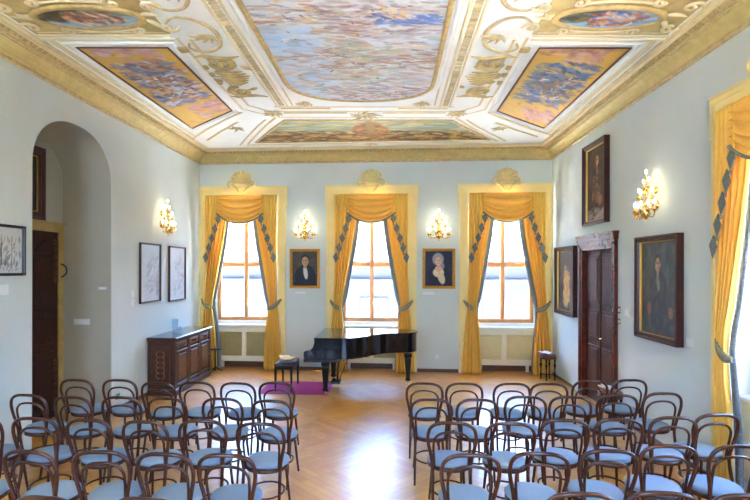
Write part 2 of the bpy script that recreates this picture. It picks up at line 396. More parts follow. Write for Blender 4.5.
# long ochre grounds and mouldings
def fresco_central(w, h):
    im = blank(w, h, L(210, 216, 218))
    scatter(im, 260, (0, 1, 0, 1), [L(170, 198, 222), L(205, 212, 222), L(214, 196, 190), L(220, 214, 205)], (8, 26), (2, 6), 0, .3, .7)
    scatter(im, 1300, (.3, 1, 0, 1), [L(186, 160, 164), L(200, 176, 176), L(166, 150, 158), L(214, 200, 200), L(190, 182, 174), L(170, 186, 166), L(166, 134, 122), L(216, 208, 206), L(222, 206, 164)], (4, 16), (1, 3), .05, .35, .75)
    scatter(im, 420, (0, .6, 0, 1), [L(214, 180, 110), L(196, 160, 110), L(206, 212, 222), L(165, 180, 190), L(190, 150, 130)], (4, 15), (1, 3), -.05, .3, .7)
    for yy in (.06, .30, .52, .70, .94):
        scatter(im, 170, (0, 1, yy - .05, yy + .06), [L(150, 108, 84), L(168, 126, 124), L(120, 108, 114), L(190, 150, 110), L(216, 204, 196)], (4, 14), (.8, 2.4), .05, .35, .7)
    scatter(im, 26, (.6, .95, .50, .54), [L(96, 126, 190), L(120, 150, 206), L(84, 108, 170)], (4, 13), (2, 4), .1, .4, .9)
    scatter(im, 16, (.66, .8, .47, .52), [L(225, 180, 100), L(236, 200, 130)], (2, 6), (1, 3), .8, .5, .9)
    scatter(im, 30, (0, .3, .56, .66), [L(160, 196, 226), L(176, 205, 230)], (8, 16), (3, 6), 0, .3, .8)
    scatter(im, 60, (0, .32, .55, .97), [L(182, 206, 228), L(200, 214, 226)], (8, 22), (3, 8), .1, .3, .7)
    scatter(im, 70, (.1, .55, .6, .95), [L(214, 180, 124), L(190, 140, 110), L(150, 160, 150)], (4, 14), (1, 3), .1, .4, .7)
    scatter(im, 60, (.35, .8, .62, .86), [L(160, 182, 160), L(206, 200, 150)], (5, 16), (1, 4), .1, .4, .6)
    scatter(im, 160, (.1, .9, 0, 1), [L(90, 72, 72), L(100, 70, 56), L(236, 226, 214)], (1.5, 5), (.7, 1.4), 0, 1.2, .8)
    return im
def fresco_side(w, h, kind):
    im = blank(w, h, L(212, 168, 76))
    for j in range(w):
        if j % 3 == 0: im[:, j] *= .93
    if kind == 'left':
        pink = [L(196, 150, 150), L(182, 132, 132), L(214, 180, 176)]; mid = [L(110, 130, 160), L(150, 160, 180), L(196, 206, 220), L(130, 90, 80), L(206, 150, 90), L(86, 96, 130)]
    else:
        pink = [L(180, 136, 130), L(170, 120, 110), L(206, 166, 150)]; mid = [L(70, 100, 160), L(96, 130, 190), L(60, 80, 120), L(214, 180, 90), L(150, 110, 60), L(110, 130, 130)]
    scatter(im, 40, (.1, .8, 0, .07), pink, (3, 9), (2, 4), 0, .6, .8)
    scatter(im, 46, (.35, .8, .05, .3), pink, (3, 8), (2, 4), .9, .6, .7)
    scatter(im, 480, (.14, .86, .16, .68), mid, (3, 11), (1.2, 4), .3, .9, .85)
    scatter(im, 60, (.25, .8, .3, .6), [L(70, 50, 46), L(240, 230, 220), L(214, 166, 60)], (1.5, 5), (.6, 1.4), .5, 1.5, .85)
    scatter(im, 50, (.4, 1, .74, .95), pink + [L(206, 150, 100)], (4, 12), (2, 5), .3, .6, .85)
    scatter(im, 50, (.0, 1, .6, 1), [L(190, 140, 50), L(160, 110, 50)], (2, 8), (.7, 1.6), 1.0, .7, .5)
    return im
def fresco_end(w, h):
    im = blank(w, h, L(140, 140, 104))
    scatter(im, 150, (0, 1, .5, 1), [L(150, 166, 150), L(190, 176, 120), L(120, 140, 130)], (8, 20), (2, 4), 0, .2, .7)
    scatter(im, 900, (0, 1, 0, .5), [L(124, 88, 40), L(170, 126, 54), L(64, 44, 24), L(206, 164, 84), L(206, 164, 84), L(112, 66, 40), L(80, 56, 30)], (3, 10), (1, 3), .1, .7, .85)
    stroke(im, w * .5, h * .58, w * .1, h * .36, 0, L(160, 100, 56), 1); stroke(im, w * .5, h * .58, w * .075, h * .26, 0, L(130, 120, 60), 1)
    scatter(im, 40, (.42, .58, .4, .8), [L(200, 140, 70), L(90, 70, 40), L(176, 96, 50)], (2, 7), (1, 3), 0, 1, .9)
    return im
def oval_img(w, h, kind):
    im = blank(w, h, L(126, 156, 176) if kind else L(120, 130, 120))
    scatter(im, 60, (0, 1, .4, 1), [L(130, 170, 206), L(160, 190, 210)], (4, 10), (1, 3), 0, .3, .7)
    scatter(im, 70, (0, .4, 0, .6), [L(86, 70, 40), L(60, 52, 36), L(110, 104, 60)], (3, 8), (1, 3), 0, .6, .8)
    scatter(im, 90, (.3, .85, .1, .8), [L(206, 150, 110), L(176, 96, 60), L(70, 90, 160) if kind else L(150, 120, 90), L(220, 200, 180), L(120, 70, 50)], (2, 7), (1, 2), .3, 1, .85)
    return im
def border(name, outline, radii_mats, parent):
    for nm, r, m_, off in radii_mats:
        line_moulding(nm, outline, r, m_, closed=True, dz=off).build(nm, m_, parent)
# central painting, corners rounded
CH, CE = 1.03, 8.06
t = thing('ceiling_fresco', 'large pale blue and pink central ceiling painting with rounded corners', 'ceiling painting')
def hw(b):
    d = abs(b - B0); L_ = CE - B0; k = max(0, (d - (L_ - .85)) / .85)
    return CH * (1 - k ** 2.6) ** (1 / 2.2) if k < 1 else 0
rows = 250
canvas('painted_field', fresco_central(190, 430), lambda u, v: (lambda b: W((u * 2 - 1) * max(hw(b), .02), b, .008))(2 * B0 - CE + .002 + v * (2 * (CE - B0) - .004)), FRESCO, t)
half = [(hw(b), b) for b in np.concatenate([np.linspace(B0, CE - .85, 6), CE - .85 + .85 * np.sin(np.linspace(0, PI / 2, 16))[1:]])]
out = half + [(-a, b) for a, b in reversed(half)][1:]; out = out + [(a, 2 * B0 - b) for a, b in reversed(out)][1:-1]
line_moulding('g', out, .035, GILT, True, .01).build('gilt_border', GILT, t)
sc = lambda p, k, kb: (p[0] * k, B0 + (p[1] - B0) * kb)
line_moulding('g', [sc(p, 1.08, 1.03) for p in out], .03, STUCCO2, True, .0).build('plaster_border', STUCCO2, t)
# side frescoes
for sgn, kind, lab in ((-1, 'left', 'golden ceiling painting with pink drapery, far end of the left side'), (1, 'right', 'golden ceiling painting with blue draped figures, far end of the right side')):
    def side(fb, lab, seen, kind=kind):
        t = thing('ceiling_fresco', lab, 'ceiling painting', group='side ceiling paintings')
        q = [(2.18, fb(6.10)), (3.25, fb(6.10)), (3.25, fb(9.63)), (2.18, fb(8.56))]
        def pos(u, v):
            b0 = (q[0][1] * (1 - v) + q[3][1] * v); b1 = (q[1][1] * (1 - v) + q[2][1] * v)
            uu = u if sgn < 0 else 1 - u
            return W(sgn * (2.18 * uu + 3.25 * (1 - uu)), b0 * uu + b1 * (1 - uu), .008)
        canvas('painted_field', fresco_side(72, 190, kind), pos, FRESCO, t)
        ol = [(sgn * a, b) for a, b in q]
        line_moulding('g', ol, .018, REDFRAME, True, .012).build('thin_dark_border', mat('dark_fillet', rgb(110, 66, 34), .6, var=.1), t)
        cx_, cy_ = sgn * 2.715, (fb(6.1) + fb(9.1)) / 2
        big = [(sgn * 2.08, fb(6.0)), (sgn * 3.35, fb(6.0)), (sgn * 3.35, fb(9.86)), (sgn * 2.08, fb(8.60))]
        line_moulding('g', big, .035, STUCCO2, True, .0).build('plaster_border', STUCCO2, t)
    side(lambda b: b, lab, True)
    side(lambda b: 2 * B0 - b, lab.replace('far', 'near'), False)
def endf(fb, lab):
    t = thing('ceiling_fresco', lab, 'ceiling painting', group='end ceiling paintings')
    q = [(-1.42, fb(9.12)), (1.50, fb(9.12)), (2.42, fb(10.62)), (-2.36, fb(10.62))]
    canvas('painted_field', fresco_end(230, 76), lambda u, v: W((q[0][0] * (1 - u) + q[1][0] * u) * v + (q[3][0] * (1 - u) + q[2][0] * u) * (1 - v), q[0][1] * v + q[2][1] * (1 - v), .008), FRESCO, t)
    line_moulding('g', q, .03, GILT, True, .005).build('gilt_border', GILT, t)
endf(lambda b: b, 'dark brown landscape painting on the ceiling along the far cornice')
endf(lambda b: 2 * B0 - b, 'dark brown landscape painting on the ceiling along the rear cornice')
# ovals on their ochre ground
for sgn in (-1, 1):
    g = MB(); pl = [(sgn * 2.00, B0 - .38), (sgn * 3.50, B0 - .38), (sgn * 3.50, B0 + .48), (sgn * 2.00, B0 + .48)]
    g.prism(pl, lambda a, b, d: W(a, b, d), 0, .006); g.build('trim_6' if sgn < 0 else 'trim_7', OCHRE, kind='structure')
    t = thing('ceiling_medallion', 'oval ceiling medallion with %s in a scrolled stucco frame, %s side' % (('brown figures and grey sky', 'left') if sgn < 0 else ('blue-robed figures', 'right')), 'ceiling medallion')
    oc, ob, ra, rb = sgn * 2.68, B0 + .07, .52, .20
    def pos(u, v):
        y = (v * 2 - 1) * .999; x = (u * 2 - 1) * math.sqrt(max(0, 1 - y * y)); return W(oc + ra * x, ob + rb * y, .03)
    canvas('painted_field', oval_img(60, 24, sgn > 0), pos, FRESCO, t)
    line_moulding('g', [(oc + (ra + .03) * math.cos(a), ob + (rb + .03) * math.sin(a)) for a in np.linspace(0, 2 * PI, 40)[:-1]], .045, GILT, True, .02).build('gilt_border', GILT, t)
    parts = []
    def scroll(mb, a, b, r, ang, flip=1, turns=1.3, th=.035, tail=.25):
        P = []; R = []
        n = 26
        for i in range(n):
            q = i / (n - 1); an = ang + flip * turns * 2 * PI * q; rr = r * (1 - q * .82)
            P.append(W(a + rr * math.cos(an), b + rr * math.sin(an), .018)); R.append(th * (.45 + .55 * math.sin(PI * min(1, q * 1.2 + .1))))
        mb.tube(P, R, 7, flat=(0, 0, 1))
        mb.ball(W(a + r * .15 * math.cos(ang + flip * turns * 2 * PI), b + r * .15 * math.sin(ang + flip * turns * 2 * PI), .02), th * .9, 8)
    def leaf(mb, a, b, ln, ang, wd_=.05):
        P = [W(a + ln * q * math.cos(ang + .5 * q), b + ln * q * math.sin(ang + .5 * q), .012 + .02 * q) for q in np.linspace(0, 1, 7)]
        mb.tube(P, [wd_ * x for x in (.3, .75, 1, .95, .75, .45, .08)], 6, flat=(0, 0, 1))
    for s2 in (-1, 1):
        for s3 in (-1, 1):
            ms = MB(); scroll(ms, oc + s2 * .40, ob + s3 * .30, .085, PI / 2 * s3, s2 * s3, 1.1, .026); ms.build('corner_scroll', STUCCO, t)
            ms = MB(); ms.tube([W(oc + s2 * q, ob + s3 * (.325 - .05 * (q / .34) ** 2), .012) for q in np.linspace(0, .34, 8)], [.022] * 8, 6, flat=(0, 0, 1)); ms.build('frame_band', STUCCO, t)
            ms = MB(); leaf(ms, oc + s2 * .56, ob + s3 * .05, .22, (0 if s2 > 0 else PI) + .5 * s3, .035); ms.build('leaf', STUCCO, t)
            ms = MB(); scroll(ms, oc + s2 * .74, ob + s3 * .22, .10, 0 if s2 > 0 else PI, s3, 1.2, .026); ms.build('outer_scroll', STUCCO, t)
# ornament in the borders: built per kind, one thing each
def bandmb(pts, r, dz=.0): return line_moulding('g', pts, r, None, dz=dz)
allb = []; allt = []; beads = MB()
for s in (-1, 1):
    for F in (lambda b: b, lambda b: 2 * B0 - b):
        for a in (1.22, 1.38): allb.append(bandmb([(s * a, B0 if a else 0), (s * a, F(8.36))], .02))
        for k in range(36):
            b = B0 + (k + .5) * (8.3 - B0) / 36; c = W(s * 1.30, F(b), .004)
            beads.box(c[0] - .04, c[0] + .04, c[1] - .022, c[1] + .022, c[2] - .014, c[2] + .004)
        allb.append(bandmb([(s * 1.98, F(5.85)), (s * 1.98, F(8.5)), (s * 1.55, F(8.95))], .02))
        # transverse bands above and below the medallions
        for bb in (5.80, 5.90): allb.append(bandmb([(s * 2.02, F(bb)), (s * 3.55, F(bb))], .026))
        # mitre bands towards the corners
        allb.append(bandmb([(s * 1.55, F(8.98)), (s * 2.55, F(10.72))], .03)); allb.append(bandmb([(s * 2.06, F(8.68)), (s * 3.5, F(10.25))], .03))
        # side strips between the paintings and the cornice
        for a in (3.46, 3.42): allb.append(bandmb([(s * a, F(5.9)), (s * a, F(10.1))], .016))
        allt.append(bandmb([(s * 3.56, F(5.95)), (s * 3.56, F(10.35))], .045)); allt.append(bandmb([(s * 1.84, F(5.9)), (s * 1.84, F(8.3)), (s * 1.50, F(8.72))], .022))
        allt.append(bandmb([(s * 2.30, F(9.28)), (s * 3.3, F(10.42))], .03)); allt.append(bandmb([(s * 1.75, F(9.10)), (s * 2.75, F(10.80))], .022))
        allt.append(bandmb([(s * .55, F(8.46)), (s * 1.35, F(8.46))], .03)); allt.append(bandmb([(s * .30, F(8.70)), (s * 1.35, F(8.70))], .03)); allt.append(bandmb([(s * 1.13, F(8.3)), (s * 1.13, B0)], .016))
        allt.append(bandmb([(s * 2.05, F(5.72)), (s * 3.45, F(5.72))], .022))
for F in (lambda b: b, lambda b: 2 * B0 - b):
    for b, x0 in ((8.38, 1.45), (8.62, 1.5), (8.96, 1.5)): allb.append(bandmb([(-x0, F(b)), (x0, F(b))], .022))
    allb.append(bandmb([(-2.6, F(10.80)), (-.4, F(10.80)), (-.2, F(10.66)), (0, F(10.62)), (.2, F(10.66)), (.4, F(10.80)), (2.6, F(10.80))], .03))
merge(allb).build('trim_8', STUCCO, kind='structure'); beads.build('trim_9', TAN, kind='structure'); merge(allt).build('trim_10', mat('brown_gold_band', (.66, .53, .28, 1), .65, var=.12), kind='structure')  # the last set of bands is a browner gold than the stucco
def ornament(name, lab, build, m, group, cat='stucco ornament'):
    mb = MB(); build(mb); o = mb.build(name, m); tag(o, lab, cat, group); return o
def cartouche(s, F):
    def f(mb):
        a, b = s * 1.68, 7.0
        scroll(mb, a + s * .06, F(6.58), .21, -s * PI / 2 if s > 0 else PI * 1.5, -s, 1.15, .058)
        scroll(mb, a + s * .06, F(7.60), .19, s * PI / 2, s, 1.15, .055)
        for k in range(6):
            bb = 6.86 + .40 * k / 5; hwid = .24 - .10 * abs(k - 2) / 3
            mb.tube([W(a - hwid, F(bb), .012), W(a, F(bb + .02), .026), W(a + hwid * .9, F(bb - .02), .012)], [.012, .040, .014], 6, flat=(0, 0, 1))
        for sg, b1 in ((1, 6.35), (-1, 7.85)):
            mb.tube([W(a + s * x, F(b1 + sg * y), .012) for x, y in ((-.26, .0), (-.12, .06), (.05, .05), (.2, -.02), (.3, .03))], [.012, .035, .045, .03, .01], 6, flat=(0, 0, 1))
        for k, (da, db) in enumerate(((-.18, 6.68), (.2, 6.9), (.2, 7.2), (-.2, 7.45))): leaf(mb, a + s * da, F(db), .16, (k * 1.3) * s, .035)
        for db in (6.7, 6.95, 7.25): 
            c = W(a + s * .27, F(db), .0); mb.bbox(c[0] - .035, c[0] + .035, c[1] - .05, c[1] + .05, c[2] - .03, c[2] + .004, .01)
    return f
def bigscroll(s, F):
    def f(mb):
        P = [W(s * x, F(b), .012) for x, b in spline([(1.95, 5.5, 0), (1.80, 5.35, 0), (1.60, 5.42, 0), (1.48, 5.7, 0), (1.55, 6.05, 0), (1.78, 6.22, 0), (1.92, 6.12, 0), (1.88, 5.98, 0)], 5) for x, b in ((x, b),)] if False else [W(s * p[0], F(p[1]), .012) for p in spline([(1.95, 5.5, 0), (1.80, 5.35, 0), (1.60, 5.42, 0), (1.48, 5.7, 0), (1.55, 6.05, 0), (1.78, 6.22, 0), (1.92, 6.12, 0), (1.88, 5.98, 0)], 5)]
        n = len(P); mb.tube(P, [.012 + .016 * math.sin(PI * i / n) for i in range(n)], 6, flat=(0, 0, 1))
        for k in range(5): leaf(mb, s * 1.62, F(5.75), .2, .5 + k * .55 if s > 0 else PI - .5 - k * .55, .03)
    return f
def leafclump(a, b, n, r, sp=2 * PI, a0=0, w=.04):
    def f(mb):
        for k in range(n): leaf(mb, a, b, r * (1 + .2 * (k % 2)), a0 + sp * (k + .5) / n - .25, w)
        mb.ball(W(a, b, .02), w * 1.1, 8)
    return f
for s, sd in ((-1, 'left'), (1, 'right')):
    for F, fn in ((lambda b: b, 'far'), (lambda b: 2 * B0 - b, 'near')):
        ornament('stucco_cartouche', 'ochre scrolled cartouche on the %s %s part of the ceiling border' % (fn, sd), cartouche(s, F), OCHRE, 'ochre cartouches')
        ornament('stucco_scroll', 'slender S-shaped leaf scroll beside the central painting, %s %s quarter' % (fn, sd), bigscroll(s, F), TAN, 'slender scrolls')
        ornament('stucco_leaves', 'leaf cluster at the %s %s corner of the inner ceiling border' % (fn, sd), leafclump(s * 1.52, F(8.66), 9, .17), TAN, 'corner leaf clusters')
        ornament('stucco_leaves', 'small leaf sprig on the diagonal band by the %s %s ceiling corner' % (fn, sd), leafclump(s * 2.42, F(9.62), 5, .16, w=.03), TAN, 'leaf sprigs on the diagonals')
        ornament('stucco_shell', 'small half-round shell by the rounded %s %s corner of the central painting' % (fn, sd), leafclump(s * .92, F(8.12), 7, .15, PI, 0 if F(8) == 8 else PI, .03), TAN, 'small shells')
        ornament('stucco_rosette', 'square ochre block at the %s %s corner of a side painting border' % (fn, sd), lambda mb, s=s, F=F: (lambda c: mb.bbox(c[0] - .06, c[0] + .06, c[1] - .07, c[1] + .07, c[2] - .03, c[2] + .004, .015))(W(s * 2.02, F(6.15), 0)), OCHRE, 'ochre blocks')
for F, fn in ((lambda b: b, 'far'), (lambda b: 2 * B0 - b, 'near')):
    ornament('stucco_leaves', 'crossed leaf spray in the middle of the %s end band of the ceiling' % fn, leafclump(0, F(8.80), 10, .26, w=.04), TAN, 'crossed leaf sprays')
    ornament('stucco_crest', 'low fan crest above the middle of the %s cornice' % fn, leafclump(.0, F(10.86), 7, .17, PI, PI if F(8) == 8 else 0, .03), STUCCO, 'fan crests')

# ------------------------------------------------------------------ windows with casing, crest, panel
def crest(mb, z0):
    # scalloped shell between two scrolls
    for k in range(9):
        a = PI * (k + .5) / 9
        P = [(.03 * math.cos(a), -.10, z0 + .06), (.16 * math.cos(a), -.13, z0 + .08 + .17 * math.sin(a)), (.205 * math.cos(a), -.11, z0 + .08 + .24 * math.sin(a))]
        mb.tube(spline(P, 4), [.012, .016, .02, .024, .028, .03, .032, .032, .028][:len(spline(P, 4))], 6)
    for s in (-1, 1):
        P = []
        for i in range(20):
            q = i / 19; an = (-PI / 2 + 1.25 * 2 * PI * q); r = .075 * (1 - .8 * q)
            P.append((s * (.235 + r * math.cos(an)), -.10, z0 + .06 + r * math.sin(an)))
        mb.tube(P, [.024 * (1 - .5 * i / 19) for i in range(20)], 6)
        mb.tube(spline([(s * .2, -.1, z0 + .02), (s * .12, -.12, z0 - .06), (s * .05, -.11, z0 - .15)], 4), [.028, .03, .03, .028, .026, .022, .02, .016, .01], 6)
        P = [(s * (.19 + .03 * math.cos(a)), -.12, z0 + .22 + .04 * math.sin(a)) for a in np.linspace(0, 2 * PI, 9)[:-1]]
        mb.tube(P, .013, 5, closed=True)
    mb.bbox(-.16, .16, -.12, -.05, z0 - .03, z0 + .07, .02)
def window(name, loc, rz, pk=1.0):
    root = struct_empty(name, loc, rz)
    mb = MB()   # casing with shouldered corners: stepped bands
    for (i, o, y, top) in ((.80, .855, -.035, 3.90), (.855, .93, -.055, 3.975), (.93, .985, -.075, 4.03)):
        y = y * pk
        ear = .03 if o > .95 else 0
        for s in (-1, 1):
            a, b = sorted((s * i, s * o)); mb.box(a, b, y, 0, 0, top)
            if ear: 
                a, b = sorted((s * o, s * (o + ear))); mb.box(a, b, y, 0, 3.62, top)
        mb.box(-i, i, y, 0, top - (o - i), top)
    mb.box(-1.03, 1.03, -.095 * pk, 0, 4.03, 4.055)
    mb.build('casing', CASING, root)
    mb = MB(); crest(mb, 4.06); mb.build('shell_crest', mat('gold_cream_crest', rgb(232, 212, 144), .5, var=.08), root)
    mb = MB(); y0, y1 = .31, .38; z0, z1 = 1.05, 3.86
    for a, b, c, d in ((-.66, -.58, z0, z1), (.58, .66, z0, z1), (-.045, .045, z0 + .08, z1 - .08), (-.58, .58, z0, z0 + .085), (-.58, .58, z1 - .08, z1)): mb.bbox(a, b, y0, y1, c, d, .012)
    for a, b in ((-.58, -.045), (.045, .58)): mb.bbox(a, b, y0 - .01, y1, 2.27, 2.375, .012)
    mb.build('window_frame', OAK, root)
    mb = MB(); mb.box(-.58, .58, .345, .350, z0 + .05, z1 - .04); mb.build('glass_pane', GLASS, root)
    mb = MB(); mb.bbox(-.80, .80, .10, .33, .925, .975, .01); mb.box(-.80, .80, .26, .33, .97, 1.05); mb.build('window_sill', WHITE, root)
    mb = MB(); mb.box(.012, .03, .30, .31, 2.33 - .95, 2.33 - .82); mb.ball((.02, .29, 1.42), .018, 8); mb.build('window_handle', BRASS, root)
    return root
n = 1
WR_ = []
for x in BACK_WINDOWS: WR_.append(window('window_%d' % n, (x, D, 0), 0)); n += 1
for y in SIDE_WINDOWS: WR_.append(window('window_%d' % n, (WR, y, 0), -PI / 2, .4)); n += 1
for x in ADDED_REAR_WINDOWS: WR_.append(window('window_%d' % n, (x, YR, 0), PI)); n += 1

def radiator_cover(loc, rz, label, grille):
    t = thing('radiator_cover', label, 'radiator cover', loc, rz, 'radiator covers under the windows')
    mb = MB(); y = .16
    mb.bbox(-.78, .78, y - .02, y + .02, .80, .91, .006); mb.bbox(-.78, .78, y - .02, y + .02, .14, .26, .006)
    for a, b in ((-.78, -.62), (-.05, .05), (.62, .78)): mb.bbox(a, b, y - .02, y + .02, .26, .80, .006)
    mb.bbox(-.79, .79, y - .03, y + .11, .905, .925, .004)
    mb.build('frame', IVORY, t)
    for a, b in ((-.62, -.05), (.05, .62)):
        mb = MB()
        if grille:
            k = 15
            for i in range(k): 
                x = a + (b - a) * (i + .5) / k; mb.box(x - .012, x + .012, y + .0, y + .018, .26, .80)
            mb.box(a, b, y + .019, y + .024, .26, .80)
            mb.build('grille', SLAT, t)
        else:
            mb.box(a, b, y + .006, y + .014, .26, .80); mb.bbox(a + .06, b - .06, y - .004, y + .01, .33, .73, .006); mb.build('panel', mat('buff_panel', rgb(212, 200, 150), .5, var=.03), t)
    for x in (-.5, .5): MB().bbox(x - .03, x + .03, y - .01, y + .05, 0, .14, .004).build('foot', IVORY, t)
for x, g, l in ((BACK_WINDOWS[0], 1, 'ivory radiator cover with slatted grille under the left window'), (BACK_WINDOWS[1], 1, 'ivory radiator cover with slatted grille behind the grand piano'), (BACK_WINDOWS[2], 0, 'ivory radiator cover with two plain panels under the right window of the far wall')):
    radiator_cover((x, D, 0), 0, l, g)
for y, l in ((SIDE_WINDOWS[0], 'ivory panelled radiator cover under the side window at the right edge'), (SIDE_WINDOWS[1], 'ivory panelled radiator cover under the side window beside the camera')): radiator_cover((WR, y, 0), -PI / 2, l, 0)

# ------------------------------------------------------------------ curtains
ZS = [0.01, .4, .8, 1.15, 1.38, 1.46, 1.6, 1.9, 2.3, 2.7, 3.1, 3.45, 3.84]
XI = [.52, .535, .56, .60, .635, .635, .615, .56, .49, .42, .36, .32, .28]     # inner edge
XO = [.93, .91, .88, .85, .82, .82, .81, .80, .79, .79, .79, .79, .79]     # outer edge
YF = [-.12] * 4 + [-.11, -.11, -.11] + [-.09] * 6
def curtain_panel(loc, rz, s, label, full=False, k=1.0):
    XO_ = XO if k == 1 else [min(v, .80) for v in XO]
    t = thing('curtain', label, 'curtain', loc, rz, 'gold curtain panels')
    nz, nx = 46, 46; vs = []; fs = []
    zz = [0.01 + (3.83) * i / (nz - 1) for i in range(nz)]
    for z in zz:
        xi, xo, yf = interp(z, ZS, XI), interp(z, ZS, XO_), interp(z, ZS, YF)
        amp = .060 + .016 * math.sin(z * 1.7 + s) - .012 * math.exp(-((z - 1.42) / .12) ** 2)
        for j in range(nx):
            q = j / (nx - 1); x = xo + (xi - xo) * q
            ph = q * 2 * PI * 5 + .5 * math.sin(z * 1.1) + s
            vs.append((s * (x + .008 * math.cos(ph * 1.0)), k * (yf + .045 - amp * (abs(math.sin(ph / 2)) ** .8) * 1.9 - .006 * math.sin(ph * 2.3 + z * 1.3)), z))
    fs = [(i * nx + j, i * nx + j + 1, (i + 1) * nx + j + 1, (i + 1) * nx + j) for i in range(nz - 1) for j in range(nx - 1)]
    mb = MB(); mb.add(vs, fs, True); o = mb.build('drape', GOLDCLOTH, t)
    md = o.modifiers.new('thick', 'SOLIDIFY'); md.thickness = .004
    mb = MB(); R = []
    for z in zz:
        xi, yf = interp(z, ZS, XI), interp(z, ZS, YF); w = (.055 + .035 * max(0, 1 - abs(z - .5) / 1.0)) if full else .085 * min(1, max(.12, (z - 1.1) / .5))
        R.append([(s * (xi + .02), k * yf + .02, z), (s * (xi - w * .5), k * yf + .010, z), (s * (xi - w), k * yf + .03, z)])
    mb.rings(R, cap=False, closed=False); o = mb.build('lining_edge', LINING, t); md = o.modifiers.new('thick', 'SOLIDIFY'); md.thickness = .006
    # tieback sweeping from a hook on the casing down round the inner edge
    P = spline([(s * .90, -.085, 1.55), (s * .86, -.145, 1.50), (s * .77, -.165, 1.42), (s * .68, -.155, 1.37), (s * .60, -.12, 1.36)], 5)
    P = [(p[0] * (1 if k == 1 else .90), p[1] * (k if k == 1 else .6) - .02, p[2]) for p in P]; mb = MB(); R = []
    for i, p in enumerate(P):
        h = .02 + .036 * math.sin(PI * (i + 1) / (len(P) + 1)); R.append([(p[0], p[1] - .006, p[2] - h), (p[0], p[1] - .012, p[2] + h), (p[0], p[1] + .004, p[2] + h), (p[0], p[1] + .006, p[2] - h)])
    mb.rings(R); mb.build('tieback', TRIM if False else mat('sage_braid', rgb(140, 136, 112), .7, var=.25, scale=40), t)
    mb = MB(); mb.lathe([(.02, 0), (.02, .06), (.032, .065), (.02, .08)], (s * (.90 if k == 1 else .81), -.115 * (1 if k == 1 else .7), 1.545), 10, 'Y', True); mb.build('tieback_hook', BRASS, t)
    return t
def swag(loc, rz, label, k_=1.0):
    t = thing('curtain_swag', label, 'curtain swag', loc, rz, 'gold swags over the windows')
    nx, nv = 41, 46; vs = []
    for i in range(nv):
        v = i / (nv - 1)
        for j in range(nx):
            u = j / (nx - 1) * 2 - 1; x = u * .52
            ztop = 3.845; zbot = 3.45 - .21 * (1 - abs(u) ** 2.2)
            sag = (1 - abs(u) ** 2)
            zz = ztop + (zbot - ztop) * v - .10 * math.sin(PI * v) * sag * .5
            f = v * 5 * 2 * PI - .0
            y = -.18 - .075 * math.sin(PI * min(1, v * .9 + .1)) * (.4 + .6 * sag) - .045 * (1 - 2 * abs(math.sin(f / 2)) ** .7) * (.45 + .55 * abs(u)) * min(1, v * 8)
            vs.append((x, y * k_, zz))
    fs = [(i * nx + j, i * nx + j + 1, (i + 1) * nx + j + 1, (i + 1) * nx + j) for i in range(nv - 1) for j in range(nx - 1)]
    mb = MB(); mb.add(vs, fs, True); o = mb.build('swag_drape', mat('gold_orange_swag_cloth', rgb(252, 190, 84), .6, var=.06, scale=30), t); md = o.modifiers.new('thick', 'SOLIDIFY'); md.thickness = .004
    mb = MB(); P = []
    for j in range(nx):
        x, y, z_ = vs[(nv - 1) * nx + j]; P.append((x, y - .004, z_ - .012))
    mb.tube(P, .017, 6); mb.build('braid_trim', TRIM, t)
    mb = MB(); mb.bbox(-.79, .79, -.024, -.008, 3.80, 3.86, .003); mb.build('heading_board', CASING, t)
    for s in (-1, 1):    # cascades at both ends with a stepped braid edge
        vs = []; nz_, nx_ = 24, 34
        for i in range(nz_):
            v = i / (nz_ - 1)
            for j in range(nx_):
                q = j / (nx_ - 1); x = .46 + .33 * q; zb = 3.42 - 1.0 * q
                z_ = 3.845 + (zb - 3.845) * v
                vs.append((s * x, k_ * (-.195 - .034 * math.sin(q * 2 * PI * 4.5) * (.4 + .6 * v) + .02 * q), z_))
        fs = [(i * nx_ + j, i * nx_ + j + 1, (i + 1) * nx_ + j + 1, (i + 1) * nx_ + j) for i in range(nz_ - 1) for j in range(nx_ - 1)]
        mb = MB(); mb.add(vs, fs, True); o = mb.build('cascade', GOLDCLOTH, t); md = o.modifiers.new('thick', 'SOLIDIFY'); md.thickness = .004
        mb = MB()
        for k in range(5):
            q = .06 + k * .205; x = s * (.455 + .34 * q); zc = 3.37 - 1.02 * q
            dm = [(x + s * .065, zc + .02), (x - s * .005, zc + .12), (x - s * .06, zc - .01), (x + s * .01, zc - .12)]
            mb.prism(dm, lambda a, b, d: (a, d, b), -.243 * k_, -.243 * k_ + .010)
            if k < 4: mb.tube([(dm[3][0], -.237 * k_, dm[3][1] + .01), (dm[3][0] + s * .012, -.237 * k_, dm[3][1] + .03 - .06)], .014, 5)
        mb.build('stepped_braid', TRIM, t)
names = ['the left window of the far wall', 'the middle window behind the piano', 'the right window of the far wall', 'the side window at the right edge', 'the side window nearest the camera']
locs = [((x, D, 0), 0) for x in BACK_WINDOWS] + [((WR, y, 0), -PI / 2) for y in SIDE_WINDOWS]
for (loc, rz), nm in zip(locs, names):
    for s, w in ((-1, 'left'), (1, 'right')): curtain_panel(loc, rz, s, 'gold curtain tied back at the %s of %s' % (w, nm), s < 0 and ('left window' in nm or 'edge' in nm), .6 if 'side' in nm else 1.0)
    swag(loc, rz, 'gold swag with side cascades and grey-green braid over %s' % nm, .6 if 'side' in nm else 1.0)

